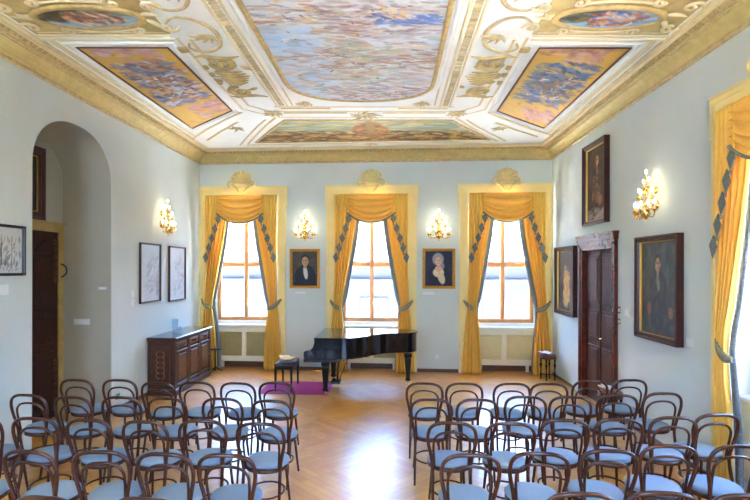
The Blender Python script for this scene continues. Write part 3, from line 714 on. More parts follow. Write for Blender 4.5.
# ------------------------------------------------------------------ sconces
def make_sconce(label):
    t = thing('wall_sconce', label, 'wall lamp', group='gilt candle wall lamps')
    mb = MB()   # y is outward from the wall (negative local y)
    mb.lathe([(.001, 0), (.07, -.002), (.075, -.012), (.04, -.03), (.02, -.05), (.001, -.052)], (0, 0, .10), 16, 'Y')
    mb.lathe([(.001, 0), (.045, -.002), (.05, -.012), (.02, -.03)], (0, 0, .30), 12, 'Y'); mb.build('backplate', BRASS, t)
    mb = MB(); c = (0, -.13, 0)
    mb.lathe([(.004, -.12), (.016, -.105), (.008, -.09), (.03, -.06), (.05, -.02), (.055, 0), (.02, .03), (.014, .06), (.03, .10), (.04, .13), (.016, .17), (.012, .22), (.028, .26), (.03, .28), (.012, .32), (.009, .38), (.02, .41), (.024, .43), (.006, .44)], c, 12)
    mb.tube(spline([(0, -.02, .10), (0, -.08, .05), (0, -.13, .06)], 5), .012, 6); mb.build('stem', BRASS, t)
    tiers = [(.0, .225, 6, .0), (.17, .145, 3, .6), (.30, .07, 2, 0)]
    spots = []
    for z, r, n_, a0 in tiers:
        for k in range(n_):
            if n_ == 6: a = PI + (k) * PI / 5
            elif n_ == 3: a = PI * 1.0 + PI * (k + .0) / 2
            else: a = PI + PI * k
            y = -.13 + r * math.sin(a) * (.45 if n_ == 6 else .6); spots.append((r * math.cos(a), y, z))
    spots.append((0, -.13, .41))
    for i, (x, y, z) in enumerate(spots):
        last = i == len(spots) - 1
        arm = MB()
        if not last: arm.tube(spline([(0, -.13, z + .02), (x * .45, -.13 + (y + .13) * .45, z - .05), (x * .85, -.13 + (y + .13) * .85, z - .055), (x, y, z), (x, y, z + .02)], 4), .0065, 6)
        arm.lathe([(.006, 0), (.03, .012), (.032, .018), (.012, .02), (.012, .034)], (x, y, z + .015), 10)
        arm.lathe([(.03, .014), (.004, -.02)], (x, y, z + .01), 8)
        ao = arm.build('candle_arm', BRASS, t)
        MB().lathe([(.010, 0), (.010, .055)], (x, y, z + .045), 8).build('candle_sleeve', CANDLE, ao)
        MB().lathe([(.006, 0), (.012, .012), (.014, .024), (.009, .040), (.003, .052)], (x, y, z + .10), 10).build('flame_bulb', BULB, ao)
    return t
SC = [((-1.90, D, 2.95), 0, 'candle wall lamp between the left and middle windows'), ((1.00, D, 2.95), 0, 'candle wall lamp between the middle and right windows'),
      ((WL, 9.40, 2.96), PI / 2, 'candle wall lamp on the left wall above the cabinet'), ((WR, 6.98, 2.96), -PI / 2, 'candle wall lamp on the right wall above the large portrait')]
s0 = make_sconce(SC[0][2])
for i, (loc, rz, lab) in enumerate(SC):
    if i == 0: s0.location = loc; s0.rotation_euler = (0, 0, rz)
    else: dup(s0, loc, rz, lab)
    for k, (dx, dz, e) in enumerate(() and ((-.15, .16, 2.4), (.15, .16, 2.4), (0, .40, 2.4))):
        l = bpy.data.lights.new('sconce_light', 'POINT'); l.energy = e; l.color = (1, .84, .44); l.shadow_soft_size = .06
        lo = bpy.data.objects.new('sconce_light', l); COL.objects.link(lo)
        off = Matrix.Rotation(rz, 3, 'Z') @ Vector((dx, -.38, dz)); lo.location = Vector(loc) + off

# ------------------------------------------------------------------ pictures
def frame_mb(w, h, fw, dep, step=True):
    mb = MB()
    prof = [(0, 0), (0, dep), (fw * .25, dep), (fw * .5, dep * .75), (fw * .8, dep * .85), (fw, dep * .5), (fw, .012)]
    # outer -> inner, rings of the rectangle
    R = [[(-w / 2 + d, -y, -h / 2 + d), (w / 2 - d, -y, -h / 2 + d), (w / 2 - d, -y, h / 2 - d), (-w / 2 + d, -y, h / 2 - d)] for d, y in prof]
    mb.rings(R, cap=False, smooth=False); return mb
def picture(label, loc, rz, w, h, fw, img, fm, im_mat=None, dep=.045, tilt=0, liner=None, cat='painting', name='framed_portrait'):
    t = thing(name, label, cat, loc, rz)
    t.rotation_euler = (tilt, 0, rz)
    frame_mb(w, h, fw, dep).build('frame', fm, t)
    if liner:
        mb = frame_mb(w - 2 * fw, h - 2 * fw, liner, dep * .5); mb.build('gilt_liner', BRASS if False else mat('gilt_liner', rgb(206, 160, 70), .35, metal=.5), t)
        fw = fw + liner * .7
    iw, ih = w - 2 * fw + .01, h - 2 * fw + .01
    MB().box(-w / 2 + .01, w / 2 - .01, -.008, -.001, -h / 2 + .01, h / 2 - .01).build('backing', BLACK, t)
    canvas('canvas', img, lambda u, v: (-iw / 2 + iw * u, -.014, -ih / 2 + ih * v), im_mat or OILP, t)
    return t
def portrait(bgc, coat, hair, face, blouse, w=64, h=84, fx=.5, fy=.68, fs=1.0, lady=False, murky=0):
    im = blank(w, h, bgc)
    scatter(im, 120, (0, 1, 0, 1), [bgc * 1.5, bgc * .7, bgc], (5, 14), (3, 7), 1, 1, .5)
    cx, cy = fx * w, fy * h; F = h * .095 * fs
    stroke(im, cx, cy - 3.6 * F, 2.7 * F, 2.9 * F, 0, coat, 1, 6); stroke(im, cx, cy - 6.5 * F, 3.0 * F, 4 * F, 0, coat * .9, 1, 6)
    if lady:
        stroke(im, cx - .1 * F, cy + .55 * F, 1.55 * F, 1.75 * F, 0, hair, 1, 3); stroke(im, cx + .8 * F, cy - 1.0 * F, .7 * F, 1.2 * F, .3, hair * .9, 1, 3)
        stroke(im, cx, cy - 2.9 * F, 1.5 * F, 1.3 * F, 0, blouse, 1, 3); stroke(im, cx + .7 * F, cy - 4.2 * F, .9 * F, 1.9 * F, .3, blouse * .85, 1, 3)
        stroke(im, cx, cy - 1.9 * F, .9 * F, .9 * F, 0, face * .95, 1, 3)
    else:
        stroke(im, cx, cy + .45 * F, 1.08 * F, 1.25 * F, 0, hair, 1, 4)
        stroke(im, cx + .1 * F, cy - 2.6 * F, .55 * F, 1.7 * F, .15, blouse, 1, 3)
    stroke(im, cx, cy - 1.0 * F, .42 * F, .7 * F, 0, face * .8, 1, 4)
    stroke(im, cx, cy, .85 * F, 1.15 * F, 0, face, 1, 5)
    stroke(im, cx + .35 * F, cy, .4 * F, .9 * F, 0, face * .75, .5, 2)
    for s in (-1, 1): stroke(im, cx + s * .33 * F, cy + .12 * F, .17 * F, .10 * F, 0, hair * .3, .9, 3); stroke(im, cx + s * .33 * F, cy + .34 * F, .22 * F, .07 * F, 0, hair * .4, .8, 3)
    stroke(im, cx - .05 * F, cy - .18 * F, .12 * F, .3 * F, 0, face * .7, .6, 3); stroke(im, cx, cy - .55 * F, .26 * F, .09 * F, 0, L(150, 70, 60), .9, 3)
    if murky: scatter(im, 160, (0, 1, 0, 1), [bgc * 1.8, bgc * .6, coat], (3, 10), (1, 4), 1.2, .6, murky)
    return im
GF = mat('gilt_picture_frame', rgb(196, 140, 50), .38, metal=.35, var=.2, scale=25)
picture('gilt-framed portrait of a man in dark coat and white cravat, left of middle window', (-1.915, D, 2.235), 0, .67, .87, .062, portrait(L(74, 66, 54), L(24, 28, 40), L(46, 32, 24), L(206, 150, 116), L(214, 214, 206), fs=1.3, fx=.5, fy=.70), GF)
picture('gilt-framed portrait of a lady with powdered hair on blue ground, right of the piano', (1.01, D, 2.24), 0, .70, .87, .062, portrait(L(30, 36, 66), L(20, 26, 50), L(150, 146, 146), L(220, 172, 146), L(224, 206, 176), lady=True, fx=.48, fy=.70, fs=1.15), GF)
# right wall: local x = right as seen, so world Y = loc - x
fig = portrait(L(66, 44, 28), L(44, 30, 24), L(50, 30, 20), L(190, 136, 90), L(120, 90, 60), 52, 84, .5, .80, .62, murky=.3)
scatter(fig, 40, (.3, .7, .25, .6), [L(110, 60, 40), L(150, 110, 80), L(70, 50, 40)], (2, 7), (2, 8), 1.4, .3, .7); scatter(fig, 40, (.1, .9, 0, .15), [L(180, 165, 160), L(130, 120, 120)], (4, 12), (1, 4), 0, .3, .5)
picture('tall dark full-length portrait high on the right wall above the door', (WR - .005, 8.89, 3.66), -PI / 2, .96, 1.36, .07, fig, REDFRAME, dep=.085, liner=.012)
sm = portrait(L(84, 66, 36), L(52, 40, 26), L(90, 70, 40), L(206, 160, 100), L(190, 150, 70), 52, 64, .42, .66, .8, murky=.35)
scatter(sm, 50, (.35, .65, .1, .6), [L(206, 166, 70), L(190, 130, 60)], (2, 6), (2, 6), 1.2, .5, .7)
picture('brownish portrait with ochre robes in the far right corner beside the door', (WR - .005, 10.38, 2.01), -PI / 2, 1.10, 1.32, .07, sm, REDFRAME, dep=.08, liner=.010)
bigp = portrait(L(66, 70, 70), L(52, 56, 58), L(40, 36, 34), L(190, 140, 110), L(120, 120, 118), 64, 80, .45, .74, .72, murky=.4)
stroke(bigp, 14, 22, 4, 6, 0, L(150, 90, 60), .8); stroke(bigp, 50, 20, 4, 5, 0, L(160, 110, 80), .8)
picture('large dark half-length portrait with brown frame low on the right wall', (WR - .005, 6.87, 2.00), -PI / 2, 1.06, 1.34, .07, bigp, REDFRAME, dep=.085, liner=.010, tilt=-.0)
# left wall
def engraving(w=56, h=48, kind='trees'):
    im = blank(w, h, L(196, 204, 208))
    if kind == 'trees':
        scatter(im, 260, (.05, .95, .05, .75), [L(90, 96, 100), L(120, 128, 130), L(210, 214, 216), L(60, 66, 70)], (1, 5), (.6, 1.6), 1.3, .7, .7)
        for x in (.4, .62, .8): stroke(im, x * w, h * .45, h * .4, .9, 1.5 + x * .1, L(70, 74, 78), .9)
    else:
        scatter(im, 70, (.3, .95, .1, .8), [L(160, 168, 176), L(214, 220, 224), L(140, 150, 156)], (2, 9), (1, 3), .7, 1, .35)
        for y in range(6, h - 6, 5): im[y] *= .96
    return im
DARKF = mat('black_picture_frame', (.025, .015, .013, 1), .35, var=.1)
picture('black-framed engraving of trees at the left edge, left of the arch', (WL + .005, 5.28, 2.44), PI / 2, .92, .57, .03, engraving(80, 52), DARKF, PRINT, cat='framed print', name='framed_print')
RF = mat('narrow_red_brown_frame', rgb(70, 26, 24), .35, var=.1)
picture('pale framed print on the left wall, the one nearer the arch', (WL + .005, 8.93, 2.155), PI / 2, .78, 1.05, .03, engraving(44, 60, 'p'), RF, PRINT, dep=.04, cat='framed print', name='framed_print')
picture('pale framed print on the left wall, the one nearer the far corner', (WL + .005, 10.09, 2.13), PI / 2, .78, 1.08, .03, engraving(44, 60, 'p'), RF, PRINT, dep=.04, cat='framed print', name='framed_print')
picture('dark picture in a wide dark frame hanging over the door inside the arch', (-5.11, 6.72, 3.45), PI / 2, 1.02, 1.06, .13, portrait(L(26, 28, 26), L(18, 18, 18), L(20, 16, 14), L(90, 64, 44), L(60, 56, 50), 40, 44, .4, .7, .8), REDFRAME, dep=.06, liner=.012)

# small wall fittings
def plate(name, label, cat, x, y, z, rz, w, h, m=PLASTIC, group=None, d=.008, detail=True):
    t = thing(name, label, cat, (x, y, z), rz, group)
    MB().bbox(-w / 2, w / 2, -d, -.0005, -h / 2, h / 2, .003).build('plate', m, t)
    if detail: MB().bbox(-w * .28, w * .28, -d - .006, -d + .001, -h * .28, h * .28, .002).build('rocker', WHITE, t)
    return t
plate('light_switch', 'upper white switch on the left wall between arch and prints', 'switch', WL, 8.31, 1.81, PI / 2, .12, .12)
plate('light_switch', 'lower white switch on the left wall between arch and prints', 'switch', WL, 8.31, 1.66, PI / 2, .12, .12)
plate('wall_label', 'small white caption card under the engraving at the left edge', 'caption card', WL, 5.40, 2.00, PI / 2, .24, .12, PAPER, detail=False)
plate('wall_label', 'small white caption card right of the large portrait on the right wall', 'caption card', WR, 6.22, 1.41, -PI / 2, .15, .10, PAPER, detail=False)
plate('wall_label', 'small pale caption card under the portrait of the lady', 'caption card', .79, D, 1.70, 0, .24, .05, PAPER, detail=False)
plate('wall_label', 'small pale caption card under the portrait of the man', 'caption card', -2.02, D, 1.70, 0, .22, .05, PAPER, detail=False)
plate('wall_socket', 'white socket low on the far wall right of the piano', 'socket', .98, D, .33, 0, .09, .09)
plate('light_switch', 'double white switch on the right wall beside the door', 'switch', WR, 7.78, 1.62, -PI / 2, .20, .12)
plate('light_switch', 'narrow brass switch on the right wall at the door frame, upper one', 'switch', WR, 8.06, 1.63, -PI / 2, .07, .10, BRASS)
plate('light_switch', 'narrow brass switch on the right wall at the door frame, lower one', 'switch', WR, 8.06, 1.46, -PI / 2, .07, .08, BRASS)
plate('switch_strip', 'strip of four grey switches on the side wall of the arch, lower and further in', 'switch', -4.78, AY + AH - .006, 1.41, 0, .26, .09)
plate('switch_strip', 'thin grey strip on the side wall of the arch near its front edge', 'switch', -4.44, AY + AH - .006, 1.93, 0, .20, .06, mat('grey_plastic', (.45, .45, .43, 1), .5))
plate('wall_socket', 'small green sticker low on the left wall beside the arch', 'socket', WL, 7.86, .22, PI / 2, .12, .09, GREEN, detail=False)  # this green plate is a wall sticker, not a socket
plate('wall_socket', 'pale socket low on the left wall beside the cabinet', 'socket', WL, 8.45, .40, PI / 2, .09, .09, IVORY)

# ------------------------------------------------------------------ doors
def right_door():
    r = struct_empty('door_1', (WR, 8.88, 0), -PI / 2)
    mb = MB()
    for s in (-1, 1):
        a, b = sorted((s * .63, s * .70)); mb.box(a, b, -.04, .12, 0, 2.60)
        a, b = sorted((s * .70, s * .76)); mb.box(a, b, -.055, 0, 0, 2.66)
    mb.box(-.70, .70, -.04, .12, 2.56, 2.62); mb.box(-.76, .76, -.055, 0, 2.62, 2.70); mb.box(-.78, .78, -.075, 0, 2.70, 2.78); mb.box(-.80, .80, -.09, 0, 2.78, 2.82)
    mb.build('door_surround', REDMARBLE, r)
    mb = MB()
    mb.box(-.64, .64, .05, .10, 0, 2.60)
    for s in (-1, 1):
        for z0, z1 in ((.12, .95), (1.05, 1.55), (1.65, 2.48)):
            a, b = sorted((s * .06, s * .56)); mb.bbox(a, b, .035, .055, z0, z1, .012); mb.bbox(a + .05, b - .05, .025, .04, z0 + .05, z1 - .05, .01)
    mb.box(-.015, .015, .03, .06, 0, 2.6); mb.build('door_leaf', MAHOG, r)
    mb = MB(); mb.lathe([(.022, 0), (.022, -.01), (.008, -.02), (.008, -.05)], (.06, .05, 1.1), 10, 'Y'); mb.tube([(.06, .0, 1.1), (.16, .0, 1.1)], .009, 6); mb.build('door_handle', BRASS, r)
right_door()
def left_door():
    r = struct_empty('door_2', (-5.11, 6.93, 0), PI / 2)
    # seen from the room: local +x is away from the camera
    mb = MB()
    for a, b in ((-.72, -.60), (.60, .72)): mb.box(a, b, -.06, 0, 0, 2.90)
    mb.box(-.60, .60, -.06, 0, 2.78, 2.90); mb.box(-.72, .74, -.08, 0, 2.90, 2.93); mb.build('door_surround', mat('yellow_ochre_surround', rgb(176, 146, 84), .6, var=.12), r)
    mb = MB(); mb.box(-.60, .60, -.04, 0, 0, 2.78)
    for s in (-1, 1):
        for z0, z1 in ((.12, 1.0), (1.12, 1.5), (1.62, 2.40)):
            a, b = sorted((s * .05, s * .53)); mb.bbox(a, b, -.055, -.035, z0, z1, .012)
        mb.prism([(s * .05, 2.46), (s * .53, 2.46), (s * .29, 2.66)], lambda a, b, d: (a, d, b), -.06, -.03)
    mb.build('door_leaf', DARKDOOR, r)
    for zc in (2.35, .55):
        mb = MB()
        mb.tube([(.58, -.05, zc - .32), (.58, -.05, zc + .32)], .016, 6)
        for k in range(6):
            z = zc - .28 + k * .112; P = [(.575 - .10 * math.sin(a / 2) - .02 * math.cos(a), -.055, z + .045 * math.sin(a)) for a in np.linspace(0, 2 * PI, 10)]
            mb.tube(P, .009, 5)
        mb.build('scrolled_hinge', mat('aged_bronze', rgb(96, 70, 44), .4, metal=.7), r)
    mb = MB(); mb.tube(spline([(.66, -.06, 2.30), (.66, -.13, 2.26), (.66, -.14, 2.16), (.66, -.06, 2.10)], 4), .012, 6); mb.build('iron_hook', IRON, r)
left_door()

# ------------------------------------------------------------------ cabinet
def cabinet():
    # local x along the wall (+x away from camera), y=0 at the wall, front at -y
    x0, x1 = 8.80, 10.60; Lh = (x1 - x0) / 2
    t = thing('cabinet', 'long dark carved walnut cabinet with three doors against the left wall', 'cabinet', (WL + .02, (x0 + x1) / 2, 0), PI / 2); t.scale = (1, 1, 1.035)
    d = .48; mb = MB()
    mb.bbox(-Lh + .03, Lh - .03, -d, 0, .10, .95, .004)
    mb.bbox(-Lh, Lh, -d - .04, 0, 0, .11, .012)
    for x in (-Lh + .05, -Lh + .63, Lh - .63, Lh - .05): mb.bbox(x - .045, x + .045, -d - .03, -d + .01, .11, .94, .008)
    mb.bbox(-Lh + .01, Lh - .01, -d - .025, 0, .90, .95, .008)
    mb.build('body', CABWOOD, t)
    mb = MB(); mb.bbox(-Lh - .03, Lh + .03, -d - .06, 0, .95, .99, .012); mb.build('top', CABTOP, t)
    mb = MB(); mb.bbox(-Lh + .012, -Lh + .035, -d + .07, -.07, .20, .86, .01); mb.build('side_panel', CABWOOD, t)
    mb = MB()
    for s in (-1, 1):
        for k in range(5):
            z = .34 + k * .09; P = [(-Lh + .008, -d / 2 + s * (.02 + .055 * math.sin(a)), z + .05 * math.cos(a)) for a in np.linspace(0, PI, 7)]
            mb.tube(P, .010, 5)
    mb.build('carved_motif', CABCARVE, t)
    for i, xc in enumerate((-Lh + .34, 0, Lh - .34)):
        w = .235
        dr = MB().bbox(xc - w, xc + w, -d - .02, -d + .005, .78, .89, .008).build('drawer', CABCARVE, t)
        mb = MB()
        for s in (-1, 1): mb.tube([(xc + s * (.05 + .04 * math.cos(a)), -d - .028, .835 + .03 * math.sin(a)) for a in np.linspace(0, 2 * PI, 12)[:-1]], .008, 5, closed=True)
        mb.ball((xc, -d - .035, .835), .018, 8); mb.build('drawer_carving', CABCARVE, dr)
        mb = MB(); mb.bbox(xc - w, xc + w, -d - .015, -d + .005, .15, .75, .008)
        do = mb.build('door', CABWOOD, t)
        mb = MB(); mb.bbox(xc - w + .06, xc + w - .06, -d - .030, -d - .010, .24, .68, .014); mb.build('raised_panel', CABCARVE, do)
        mb = MB()
        for (a, b, c, e_) in ((xc - w, xc + w, .15, .19), (xc - w, xc + w, .71, .75), (xc - w, xc - w + .03, .18, .72), (xc + w - .03, xc + w, .18, .72)): mb.bbox(a, b, -d - .03, -d - .01, c, e_, .008)
        mb.build('door_moulding', CABCARVE, do)
        MB().ball((xc + w - .035, -d - .03, .46), .014, 8).build('knob', BRASS, do)
cabinet()
t = thing('glass_vase', 'clear empty glass standing on the cabinet', 'glass', (-4.14, 9.66, 1.026))
MB().lathe([(.05, 0), (.055, .005), (.056, .10), (.066, .24), (.063, .24), (.053, .10), (.050, .012), (.001, .012)], (0, 0, 0), 16).build('glass_body', CLEAR, t)
t = thing('glass_vase', 'short clear tumbler next to the taller glass on the cabinet', 'glass', (-4.02, 9.60, 1.026))
MB().lathe([(.034, 0), (.036, .005), (.040, .10), (.037, .10), (.033, .012), (.001, .012)], (0, 0, 0), 14).build('glass_body', CLEAR, t)
t = thing('small_stand', 'small black metal stand between the cabinet and the left window curtain', 'stand', (-3.82, 11.02, 0))
MB().lathe([(.012, 0), (.012, .50)], (0, 0, .01), 8).build('pole', IRON, t)
mb = MB(); mb.lathe([(.13, 0), (.14, .01), (.13, .02)], (0, 0, .48), 16); mb.build('tray', IRON, t)
mb = MB()
for k in range(3): a = k * 2 * PI / 3 + .4; mb.tube([(0, 0, .10), (.10 * math.cos(a), .10 * math.sin(a), .03), (.16 * math.cos(a), .16 * math.sin(a), .011)], .010, 6)
mb.build('tripod_foot', IRON, t)

# ------------------------------------------------------------------ grand piano
def piano():
    X0 = -1.49; Y0 = 8.99      # keyboard front, treble side (near the camera)
    t = thing('grand_piano', 'black lacquered grand piano with closed lid in front of the middle window', 'piano', (X0, Y0, 0), 0)
    Ln, Wd = 1.97, 1.46
    side = spline([(.15, 0, 0), (.62, 0, 0)], 1) + spline([(.62, 0, 0), (.80, .05, 0), (1.0, .24, 0), (1.18, .52, 0), (1.38, .72, 0), (1.60, .80, 0), (1.80, .86, 0), (1.93, .98, 0), (1.97, 1.16, 0), (1.92, 1.34, 0), (1.80, 1.43, 0), (1.60, 1.46, 0)], 6)[1:]
    outl = [(p[0], p[1]) for p in side] + [(.15, 1.46)]
    zb, zt = .66, 1.0
    mb = MB(); mb.prism([(x, y) for x, y in outl], lambda a, b, d: (a, b, d), zb, zt); mb.build('rim', BLACKP, t)
    c = (.9, .75)
    def grow(k): return [((x - c[0]) * (1 + k / 1.0) + c[0], (y - c[1]) * (1 + k / .75) + c[1]) for x, y in outl]
    mb = MB(); pl = [(x if x > .36 else .36, y) for x, y in grow(.018)]; mb.prism(grow(.016), lambda a, b, d: (a, b, d), zt + .004, zt + .030); lid = mb.build('lid', BLACKP, t)
    MB().box(.435, .441, -.02, 1.48, zt + .029, zt + .032).build('fold_line', BLACK, lid)
    # arms, key bed, keys, fallboard
    for y0, y1 in ((0, .075), (1.385, 1.46)):
        mb = MB(); mb.prism([(.16, zb), (-.02, zb), (-.045, zb + .03), (-.045, zb + .115), (-.02, zb + .135), (.07, zb + .15), (.115, zb + .20), (.14, zb + .28), (.16, zt)], lambda a, b, d: (a, d, b), y0, y1); mb.build('arm', BLACKP, t)
    MB().bbox(-.05, .55, .0, 1.46, .60, .665, .012).build('key_bed', BLACKP, t)
    MB().bbox(-.045, -.02, .07, 1.39, .66, .70, .006).build('key_slip', BLACKP, t)
    kb = MB(); ks = (1.23) / 52
    for i in range(52): kb.box(-.015, .135, .115 + i * ks + .0008, .115 + (i + 1) * ks - .0008, .70, .722)
    ko = kb.build('white_keys', mat('ivory_keys', (.8, .79, .74, 1), .25), t); ko['kind'] = 'stuff'
    kb = MB()
    for i in range(51):
        if (i % 7) in (0, 1, 3, 4, 5): kb.bbox(.035, .135, .115 + (i + 1) * ks - .006, .115 + (i + 1) * ks + .006, .722, .735, .003)
    ko = kb.build('black_keys', BLACK, t); ko['kind'] = 'stuff'
    MB().box(.13, .155, .075, 1.385, .66, .99).build('fallboard', BLACKP, t)
    # legs
    def leg(x, y):
        mb = MB(); R = []
        for z, h in ((.60, .075), (.55, .075), (.53, .058), (.50, .062), (.14, .036), (.12, .048), (.09, .048), (.075, .03)):
            R.append([(x + sx * h, y + sy * h, z) for sx, sy in ((-1, -1), (-.7, -1), (.7, -1), (1, -1), (1, -.7), (1, .7), (1, 1), (.7, 1), (-.7, 1), (-1, 1), (-1, .7), (-1, -.7))])
        mb.rings(R, True, smooth=False); lo = mb.build('leg', BLACK, t)
        mb = MB(); mb.lathe([(.022, -.012), (.026, 0), (.022, .012)], (x, y, .026), 14, 'X'); mb.box(x - .018, x + .018, y - .01, y + .01, .03, .078); mb.build('brass_caster', BRASS, lo)
    leg(.33, .11); leg(.33, 1.35); leg(1.80, 1.10)
    mb = MB()
    for y in (.66, .80): mb.tube([(.50, y, .60), (.47, y, .14)], .014, 8)
    mb.bbox(.44, .54, .62, .84, .545, .62, .01); mb.bbox(.36, .54, .60, .86, .09, .15, .012); mb.tube([(.70, .73, .62), (.50, .73, .13)], .008, 6)
    lo = mb.build('pedal_lyre', BLACKP, t)
    for y in (.67, .73, .79): MB().bbox(.27, .38, y - .012, y + .012, .095, .107, .004).build('pedal', BRASS, lo)
    # desk folded down under the lid: a thin strip at the front edge
    MB().box(.115, .30, .10, 1.36, zt + .0, zt + .004).build('music_desk', BLACKP, t)
piano()

# rug, bench, stools
mb = MB(); mb.bbox(-2.38, -1.13, 9.12, 10.15, .001, .012, .004); o = mb.build('rug', RUG); tag(o, 'flat magenta rug between bench and piano', 'rug')
t = thing('piano_bench', 'black piano bench with tufted leather top left of the piano', 'bench', (-1.95, 9.60, .012))
mb = MB(); mb.bbox(-.17, .17, -.36, .36, .40, .45, .008); mb.build('apron', BLACK, t)
mb = MB()
R = []
for z, i in ((.45, .01), (.47, -.004), (.49, .0), (.505, .02), (.51, .05)):
    R.append([(-.17 + i, -.36 + i, z), (.17 - i, -.36 + i, z), (.17 - i, .36 - i, z), (-.17 + i, .36 - i, z)])
mb.rings(R, True, smooth=False)
for a in range(3):
    for b in range(6): mb.ball((-.10 + a * .10, -.28 + b * .112, .512), .012, 6, .5)
mb.build('seat', LEATHER, t)
for sx in (-1, 1):
    for sy in (-1, 1):
        mb = MB(); mb.rings([[(sx * .145 + a * h, sy * .325 + b * h, z) for a, b in ((-1, -1), (1, -1), (1, 1), (-1, 1))] for z, h in ((0, .014), (.40, .022))], True, smooth=False); mb.build('leg', BLACK, t)
def paper(label, x, y, z, w, h, rz, m=PAPER, name='sheet_music', curl=.015, cat='papers', th=.004):
    mb = MB(); R = []
    for i in range(7):
        u = i / 6 - .5; zz = .003 + curl * (math.sin(i * 1.7) * .5 + .5) * (abs(u) * 2)
        R.append([(w * u, -h / 2, zz), (w * u, h / 2, zz + curl * .2), (w * u, h / 2, zz + th + curl * .2), (w * u, -h / 2, zz + th)])
    mb.rings(R, True, smooth=False); o = mb.build(name, m); o.location = (x, y, z); o.rotation_euler = (0, 0, rz); tag(o, label, cat); return o
paper('slate-blue folded cloth on the piano bench', -1.90, 9.52, .536, .30, .46, .1, BCLOTH, 'folded_cloth', .01, 'cloth', .012)
paper('pale sheets of paper on the left half of the piano bench', -2.02, 9.74, .554, .20, .30, .3, PAPER)
paper('yellowed open booklet on top of the piano bench', -1.93, 9.52, .566, .22, .28, -.2, YPAPER, 'booklet', .012, 'booklet', .008)
def stool(label, x, y):
    t = thing('stool', label, 'stool', (x, y, 0), .3)
    MB().lathe([(.15, .43), (.165, .44), (.165, .47), (.15, .475)], (0, 0, 0), 24).build('seat_frame', CABWOOD, t)
    MB().disc_puff(0, 0, .47, .53, .165, .165, 24).build('seat', STOOLLEA, t)
    for k in range(4):
        a = k * PI / 2 + PI / 4; cx_, cy_ = .135 * math.cos(a), .135 * math.sin(a)
        MB().lathe([(.010, 0), (.016, .02), (.012, .05), (.020, .09), (.014, .13), (.012, .22), (.017, .27), (.026, .31), (.014, .34), (.018, .37), (.020, .43)], (cx_, cy_, 0), 10).build('leg', BLACK, t)
    mb = MB()
    for k in range(2):
        a = k * PI / 2 + PI / 4; mb.tube([(.135 * math.cos(a), .135 * math.sin(a), .11), (-.135 * math.cos(a), -.135 * math.sin(a), .11)], .010, 6)
    mb.build('stretcher', BLACK, t); return t
stool('round brown leather stool with turned legs in the far right corner', 3.14, 10.78)
stool('round brown leather stool on the right wall near the door, behind the chairs', 3.08, 7.62)
paper('loose white papers on the stool in the far right corner', 3.08, 10.74, .533, .22, .20, .5, PAPER, curl=.05)
paper('crumpled white paper on the stool behind the chairs at the right wall', 3.02, 7.66, .533, .18, .14, .9, PAPER, curl=.07)

# ------------------------------------------------------------------ bentwood chairs
def make_chair():
    t = thing('bentwood_chair', 'x', 'chair')
    hp = [(.172, -.30, 0), (.168, -.245, .22), (.165, -.20, .43), (.178, -.212, .55), (.203, -.232, .67), (.210, -.250, .76), (.186, -.268, .838), (.115, -.280, .880), (0, -.284, .888)]
    P = spline(hp + [(-x, y, z) for x, y, z in hp[:-1][::-1]], 5)
    mb = MB(); mb.tube(P, [.0115 + .004 * min(1, p[2] / .35) for p in P], 8); mb.build('back_hoop', BENT, t)
    ip = [(.148, -.178, .455), (.154, -.195, .55), (.160, -.216, .645), (.152, -.235, .725), (.10, -.250, .780), (0, -.256, .797)]
    P = spline(ip + [(-x, y, z) for x, y, z in ip[:-1][::-1]], 5)
    mb = MB(); mb.tube(P, .0115, 8); mb.build('inner_hoop', BENT, t)
    mb = MB(); R = []
    for r, z in ((.185, .415), (.200, .420), (.204, .435), (.200, .452), (.185, .455)): R.append([(r * math.cos(2 * PI * k / 28), -.01 + r * 1.0 * math.sin(2 * PI * k / 28), z) for k in range(28)])
    mb.rings(R, True); mb.build('seat_ring', BENT, t)
    MB().disc_puff(0, .0, .452, .500, .203, .198, 28, 2.25).build('seat_cushion', CUSH, t)
    for s in (-1, 1):
        mb = MB(); P = spline([(s * .140, .135, .425), (s * .152, .160, .25), (s * .172, .195, 0)], 5); mb.tube(P, [.017 - .006 * i / (len(P) - 1) for i in range(len(P))], 8); mb.build('leg', BENT, t)
    mb = MB(); mb.tube([(.163 * math.cos(a), -.035 + .195 * math.sin(a), .205) for a in np.linspace(0, 2 * PI, 29)[:-1]], .0095, 6, closed=True); mb.build('stretcher_ring', BENT, t)
    return t
TH, CX, CY, RO = 0.0803, 350.09, 267.97, -.0019
def unproj(x, y, z):
    a, b = x - CX, y - CY; u = a * math.cos(RO) + b * math.sin(RO); v = -a * math.sin(RO) + b * math.cos(RO)
    r, zz = u / 520, -v / 520; dx, dy = r * math.cos(TH) - math.sin(TH), r * math.sin(TH) + math.cos(TH)
    k = (z - 2.25) / zz; return dx * k, dy * k
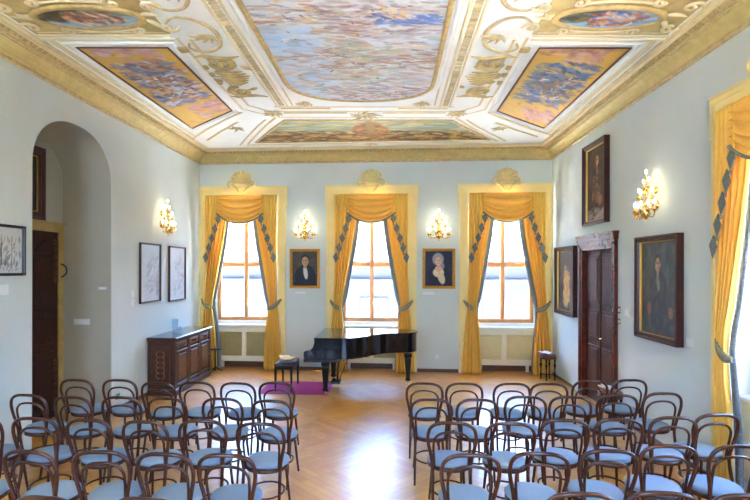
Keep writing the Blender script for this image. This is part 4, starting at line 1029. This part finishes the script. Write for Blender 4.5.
ROWS = {  # measured: centre x and top y of each chair-back hoop
 'left': [
  [(276.5, 382), (237.5, 382.5), (196.5, 382), (157.5, 382.5), (119, 380), (76, 380)],
  [(271.5, 400), (222, 398), (166.5, 398), (120.5, 397), (71.5, 397), (27, 395)],
  [(260, 422.6), (202, 420), (144, 421), (87.5, 419.5), (33.5, 418), (-23, 417)],
  [(226, 454), (164, 453), (100, 451), (27.5, 451), (-47, 450)],
  [(145, 498), (44, 497)]],
 'right': [
  [(425, 382), (465, 382), (513, 382), (550, 382), (591.5, 379), (631, 378)],
  [(432, 398), (478.5, 398), (526.5, 395), (571.5, 395), (619, 393), (664.5, 391)],
  [(453, 421), (511.5, 421.5), (566.5, 418), (620.5, 417), (675.5, 415), (719, 412)],
  [(472, 453), (541, 451), (611, 448), (671.5, 443), (740, 443)],
  [(583, 491), (665, 490), (747, 492)]]}
ORD = ['first', 'second', 'third', 'fourth', 'fifth', 'sixth']
RN = ['row nearest the piano', 'second row from the piano', 'third row from the piano', 'fourth row from the piano', 'last row at the bottom edge']
first = make_chair(); used = False
for side in ('left', 'right'):
    for r, row in enumerate(ROWS[side]):
        for i, (px, py) in enumerate(row):
            X, Y = unproj(px, py, .903); rz = random.uniform(-.07, .07)
            if side == 'right' and i >= 4: rz += .06
            Y += .284 * math.cos(rz); X -= .284 * math.sin(rz)
            if r == 4:
                lab = {('left', 0): 'bentwood chair in the last left row at the bottom edge, the one nearer the aisle', ('left', 1): 'bentwood chair in the last left row at the bottom edge, near the left corner'}.get((side, i), 'bentwood chair in the last row at the bottom right, %s from the aisle' % ORD[i])
            else:
                pos = 'beside the aisle' if i == 0 else ('outermost by wall' if i == len(row) - 1 else '%s from the aisle' % ORD[i])
                lab = 'bentwood chair with blue-grey seat, %s block, %s, %s' % (side, RN[r], pos)
            if not used: first.location = (X, Y, 0); first.rotation_euler = (0, 0, rz); first['label'] = lab; first['group'] = 'bentwood chairs in the %s block' % side; used = True
            else: dup(first, (X, Y, 0), rz, lab, 'bentwood chairs in the %s block' % side)

# ------------------------------------------------------------------ outside the windows
mb = MB(); mb.box(-40, 45, -25, 60, -7.2, -7); o = mb.build('ground', COURT, kind='structure')
t = thing('building', 'pale building with grey tiled roof, colours darkened, seen through the far windows', 'building', (0, 26, 0))
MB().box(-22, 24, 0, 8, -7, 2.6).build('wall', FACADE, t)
mb = MB(); mb.prism([(-.5, 2.6), (4, 5.6), (8.5, 2.6)], lambda a, b, d: (d, a, b), -22.5, 24.5)
for k in (1, 4, 7): mb.box(-22.5, 24.5, -.5 + k * .5 - .02, -.5 + k * .5 + .06, 2.6 + k * .333, 2.63 + k * .333)
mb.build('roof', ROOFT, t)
for i in range(9):
    for z in (-1.4, -5):
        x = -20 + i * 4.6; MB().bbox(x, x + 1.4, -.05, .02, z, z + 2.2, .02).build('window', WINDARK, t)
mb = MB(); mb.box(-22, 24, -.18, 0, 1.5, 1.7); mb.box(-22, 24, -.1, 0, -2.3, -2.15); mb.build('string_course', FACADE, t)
t = thing('building', 'plain pale building, colours darkened, across the street beyond the side windows', 'building', (18, 0, 0))
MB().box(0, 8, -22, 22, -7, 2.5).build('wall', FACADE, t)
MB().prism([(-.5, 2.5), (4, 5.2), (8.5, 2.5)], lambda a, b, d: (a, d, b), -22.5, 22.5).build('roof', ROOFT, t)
